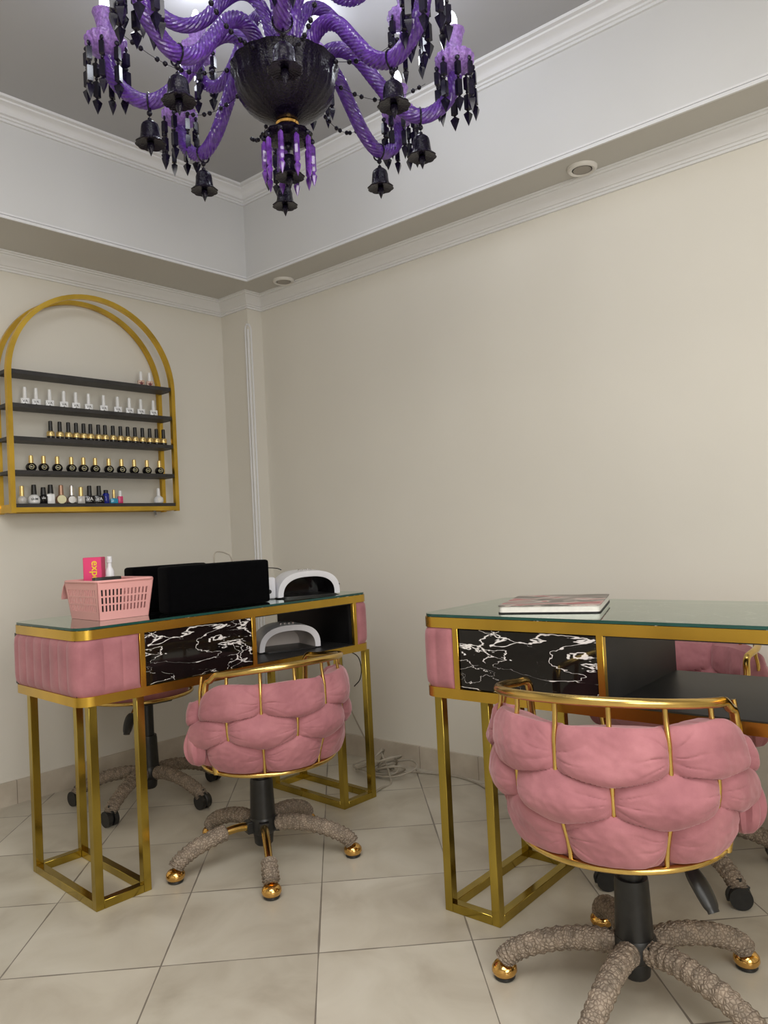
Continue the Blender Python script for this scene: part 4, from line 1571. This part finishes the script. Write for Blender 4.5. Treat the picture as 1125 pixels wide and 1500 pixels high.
def bulb_mesh():
    mb = MB()
    mb.lathe([(0, 0.066), (0.011, 0.066), (0.011, 0.105), (0.013, 0.112), (0.0125, 0.125), (0.007, 0.142), (0.0, 0.150)], 16)
    return mb.mesh('candle_bulb', M['bulb'])


DISH, CUP, BULB = dish_mesh(), cup_mesh(), bulb_mesh()
lower_key = [(0.085, 2.262), (0.100, 2.300), (0.125, 2.322), (0.160, 2.324), (0.200, 2.298), (0.245, 2.238), (0.290, 2.180), (0.335, 2.148), (0.375, 2.145), (0.415, 2.168), (0.445, 2.205), (0.460, 2.255)]
LARM = arm_tube(lower_key, 0.0185)
upper_key = [(0.030, 2.33), (0.045, 2.39), (0.075, 2.435), (0.115, 2.44), (0.160, 2.405), (0.205, 2.352), (0.255, 2.325), (0.305, 2.335), (0.345, 2.375), (0.362, 2.43)]
UARM = arm_tube(upper_key, 0.0165)
PH = -44.13
lower = []
dz_ = [0, -0.017, -0.016, 0.011, 0.012, 0.013, 0.022, -0.016]
da_ = [0, 0, -1, -4.0, 3.0, 0, 0, 2.0]
tk = MB()
tk.tube(smoothpath([(0, 0, 0.020), (0.003, 0, 0.008), (-0.002, 0, 0.0), (0, 0, -0.010)], 4), 0.003, 6)
tk.ball((0, 0, -0.016), 0.0075, 8, 6)
tk.tube([(0, 0, -0.016), (0, 0, -0.045)], 0.0012, 6)
tk.ball((0, 0, -0.033), 0.006, 8, 6)
tk.tube([(-0.0, 0.022 * math.cos(2 * PI * k / 16), 0.012 + 0.024 * math.sin(2 * PI * k / 16)) for k in range(16)], 0.0025, 6, closed=True)
HOOK = tk.mesh('bell_hook', M['blackglass'])
npr = 0
lightpos = []
for k in range(8):
    a = R(PH + 45 * k + da_[k])
    dz = dz_[k]
    ao = link('arm', LARM, ch, (0, 0, dz), a)
    link('drip_dish', DISH, ao, (0.460, 0, 2.285))
    link('candle_cup', CUP, ao, (0.460, 0, 2.285))
    link('candle_bulb', BULB, ao, (0.460, 0, 2.285))
    lightpos.append((CX + 0.46 * math.cos(a), CY + 0.46 * math.sin(a), 2.285 + 0.16 + dz))
    for q in range(8):
        an = 2 * PI * q / 8 + 0.3 + k
        link('pendant_prism', DROP, ao, (0.460 + 0.050 * math.cos(an), 0.050 * math.sin(an), 2.287 - 0.006 * (q % 2)), an + 0.4 * q)
    link('bell_hook', HOOK, ao, (0.357, 0, 2.128), 0)
    link('bell', BELL, ao, (0.357, 0, 2.035))
for k in range(6):
    a = R(PH + 180 + 15 + 60 * k - 0)
    # angles are measured from the direction pointing away from the camera
    a = R(PH + 180 - 15 + 60 * k)
    ao = link('arm', UARM, ch, (0, 0, 0), a)
    link('drip_dish', DISH, ao, (0.362, 0, 2.455))
    link('candle_cup', CUP, ao, (0.362, 0, 2.455))
    link('candle_bulb', BULB, ao, (0.362, 0, 2.445))
    lightpos.append((CX + 0.36 * math.cos(a), CY + 0.36 * math.sin(a), 2.455 + 0.15))
    for q in range(6):
        an = 2 * PI * q / 6 + 0.5 + k
        link('pendant_prism', DROP, ao, (0.362 + 0.050 * math.cos(an), 0.050 * math.sin(an), 2.457), an + 0.3 * q)
bw = MB()
bprof = [(0.0, 2.112), (0.030, 2.113), (0.044, 2.120), (0.076, 2.134), (0.106, 2.156), (0.125, 2.183), (0.132, 2.212), (0.133, 2.230), (0.141, 2.252), (0.137, 2.253), (0.128, 2.230), (0.115, 2.20), (0.08, 2.16), (0.0, 2.14)]
bw.lathe(bprof, 120, mod=lambda a, i, r, z: 1 + (0.03 * abs(math.cos(a * 9)) if i in (8, 9) else (0.009 * math.cos(a * 30) if 2 <= i <= 7 else 0)))
bw.build('centre_bowl', M['blackglass'], ch)
MB().lathe([(0.018, 2.100), (0.028, 2.102), (0.031, 2.107), (0.028, 2.113), (0.018, 2.114)], 36).build('brass_collar', M['goldball'], ch)
sm = MB()
sm.lathe([(0, 2.048), (0.020, 2.050), (0.034, 2.064), (0.058, 2.066), (0.066, 2.072), (0.062, 2.078), (0.036, 2.082), (0.030, 2.090), (0.024, 2.102), (0, 2.102)], 48, mod=lambda a, i, r, z: 1 + (0.04 * math.cos(a * 12) if 3 <= i <= 6 else 0))
sm.build('lower_cup', M['blackglass'], ch)
for q in range(10):
    an = 2 * PI * q / 10 + 0.2
    link('crystal_dagger', DAG, ch, (0.064 * math.cos(an), 0.064 * math.sin(an), 2.072 - 0.006 * (q % 2)), an)
f = MB().tube([(0, 0, 2.07), (0, 0, 2.03)], 0.003, 6).ball((0, 0, 2.045), 0.010, 10, 8)
f.build('finial_stem', M['blackglass'], ch)
link('bell', BELL, ch, (0, 0, 1.968))
stem = MB()
stem.lathe([(0, 2.16), (0.030, 2.17), (0.022, 2.20), (0.020, 2.30), (0.026, 2.34), (0.034, 2.37), (0.030, 2.42), (0.022, 2.46), (0.024, 2.55), (0.034, 2.60), (0.050, 2.63), (0.062, 2.655), (0.062, 2.664), (0, 2.664)], 48,
           mod=lambda a, i, r, z: 1 + 0.03 * math.cos(a * 10))
stem.build('central_stem', M['purple'], ch)
for k in range(8):
    a = R(PH + 45 * k + da_[k] + 14)
    mb = MB()
    p0, p1 = Vector((0.135, 0, 2.235)), Vector((0.405, 0, 2.275))
    ps = [p0.lerp(p1, i / 14) - Vector((0, 0, 0.045 * math.sin(PI * i / 14))) for i in range(15)]
    mb.tube(ps, 0.0008, 5)
    for i in range(1, 14):
        if i % 3 != 2:
            mb.ball(ps[i], 0.0065, 8, 6)
    mb.build('bead_swag', M['blackglass'], ch, (0, 0, 0), a)

# ------------------------------------------------------------------ lights
for i, p in enumerate(lightpos):
    ld = bpy.data.lights.new('chandelier_light', 'POINT')
    ld.energy = 0.62
    ld.color = (0.88, 0.93, 1.0)
    ld.shadow_soft_size = 0.03
    lo = bpy.data.objects.new('chandelier_light', ld)
    COL.objects.link(lo)
    lo.location = (p[0], p[1], min(p[2], 2.62))


def area(loc, size, energy, col, rot, sy=None):
    ld = bpy.data.lights.new('room_light', 'AREA')
    ld.energy = energy
    ld.color = col
    ld.shape = 'RECTANGLE'
    ld.size = size
    ld.size_y = sy or size
    lo = bpy.data.objects.new('room_light', ld)
    COL.objects.link(lo)
    lo.location = loc
    lo.rotation_euler = rot
    return lo


area((3.0, -2.6, 2.60), 1.8, 50, (1.0, 0.985, 0.95), (0, 0, 0))
area((4.55, -2.6, 1.6), 1.8, 45, (1.0, 0.98, 0.95), (R(88), 0, R(78)), 1.8)
wd = bpy.data.worlds.new('world')
bpy.context.scene.world = wd
wd.use_nodes = True
wd.node_tree.nodes['Background'].inputs[0].default_value = (0.8, 0.85, 0.9, 1)
wd.node_tree.nodes['Background'].inputs[1].default_value = 0.3

# ------------------------------------------------------------------ camera
cam = bpy.data.cameras.new('camera')
co = bpy.data.objects.new('camera', cam)
COL.objects.link(co)
cam.sensor_fit = 'HORIZONTAL'
cam.sensor_width = 36
cam.lens = 1114.78 / 1125 * 36
cam.clip_start = 0.02
y, p, r = R(40.0023), R(1.6184), R(-2.8931)
F = Vector((-math.sin(y) * math.cos(p), math.cos(y) * math.cos(p), math.sin(p)))
Rt = Vector((math.cos(y), math.sin(y), 0))
U = Rt.cross(F)
R2 = Rt * math.cos(r) + U * math.sin(r)
U2 = -Rt * math.sin(r) + U * math.cos(r)
m = Matrix((R2, U2, -F)).transposed().to_4x4()
m.translation = Vector((3.1127, -2.5788, 1.0063))
co.matrix_world = m
sc = bpy.context.scene
sc.camera = co
sc.view_settings.view_transform = 'Standard'
sc.view_settings.look = 'None'
sc.view_settings.exposure = 0.28
sc.cycles.max_bounces = 10
sc.cycles.transparent_max_bounces = 12
sc.cycles.sample_clamp_indirect = 6
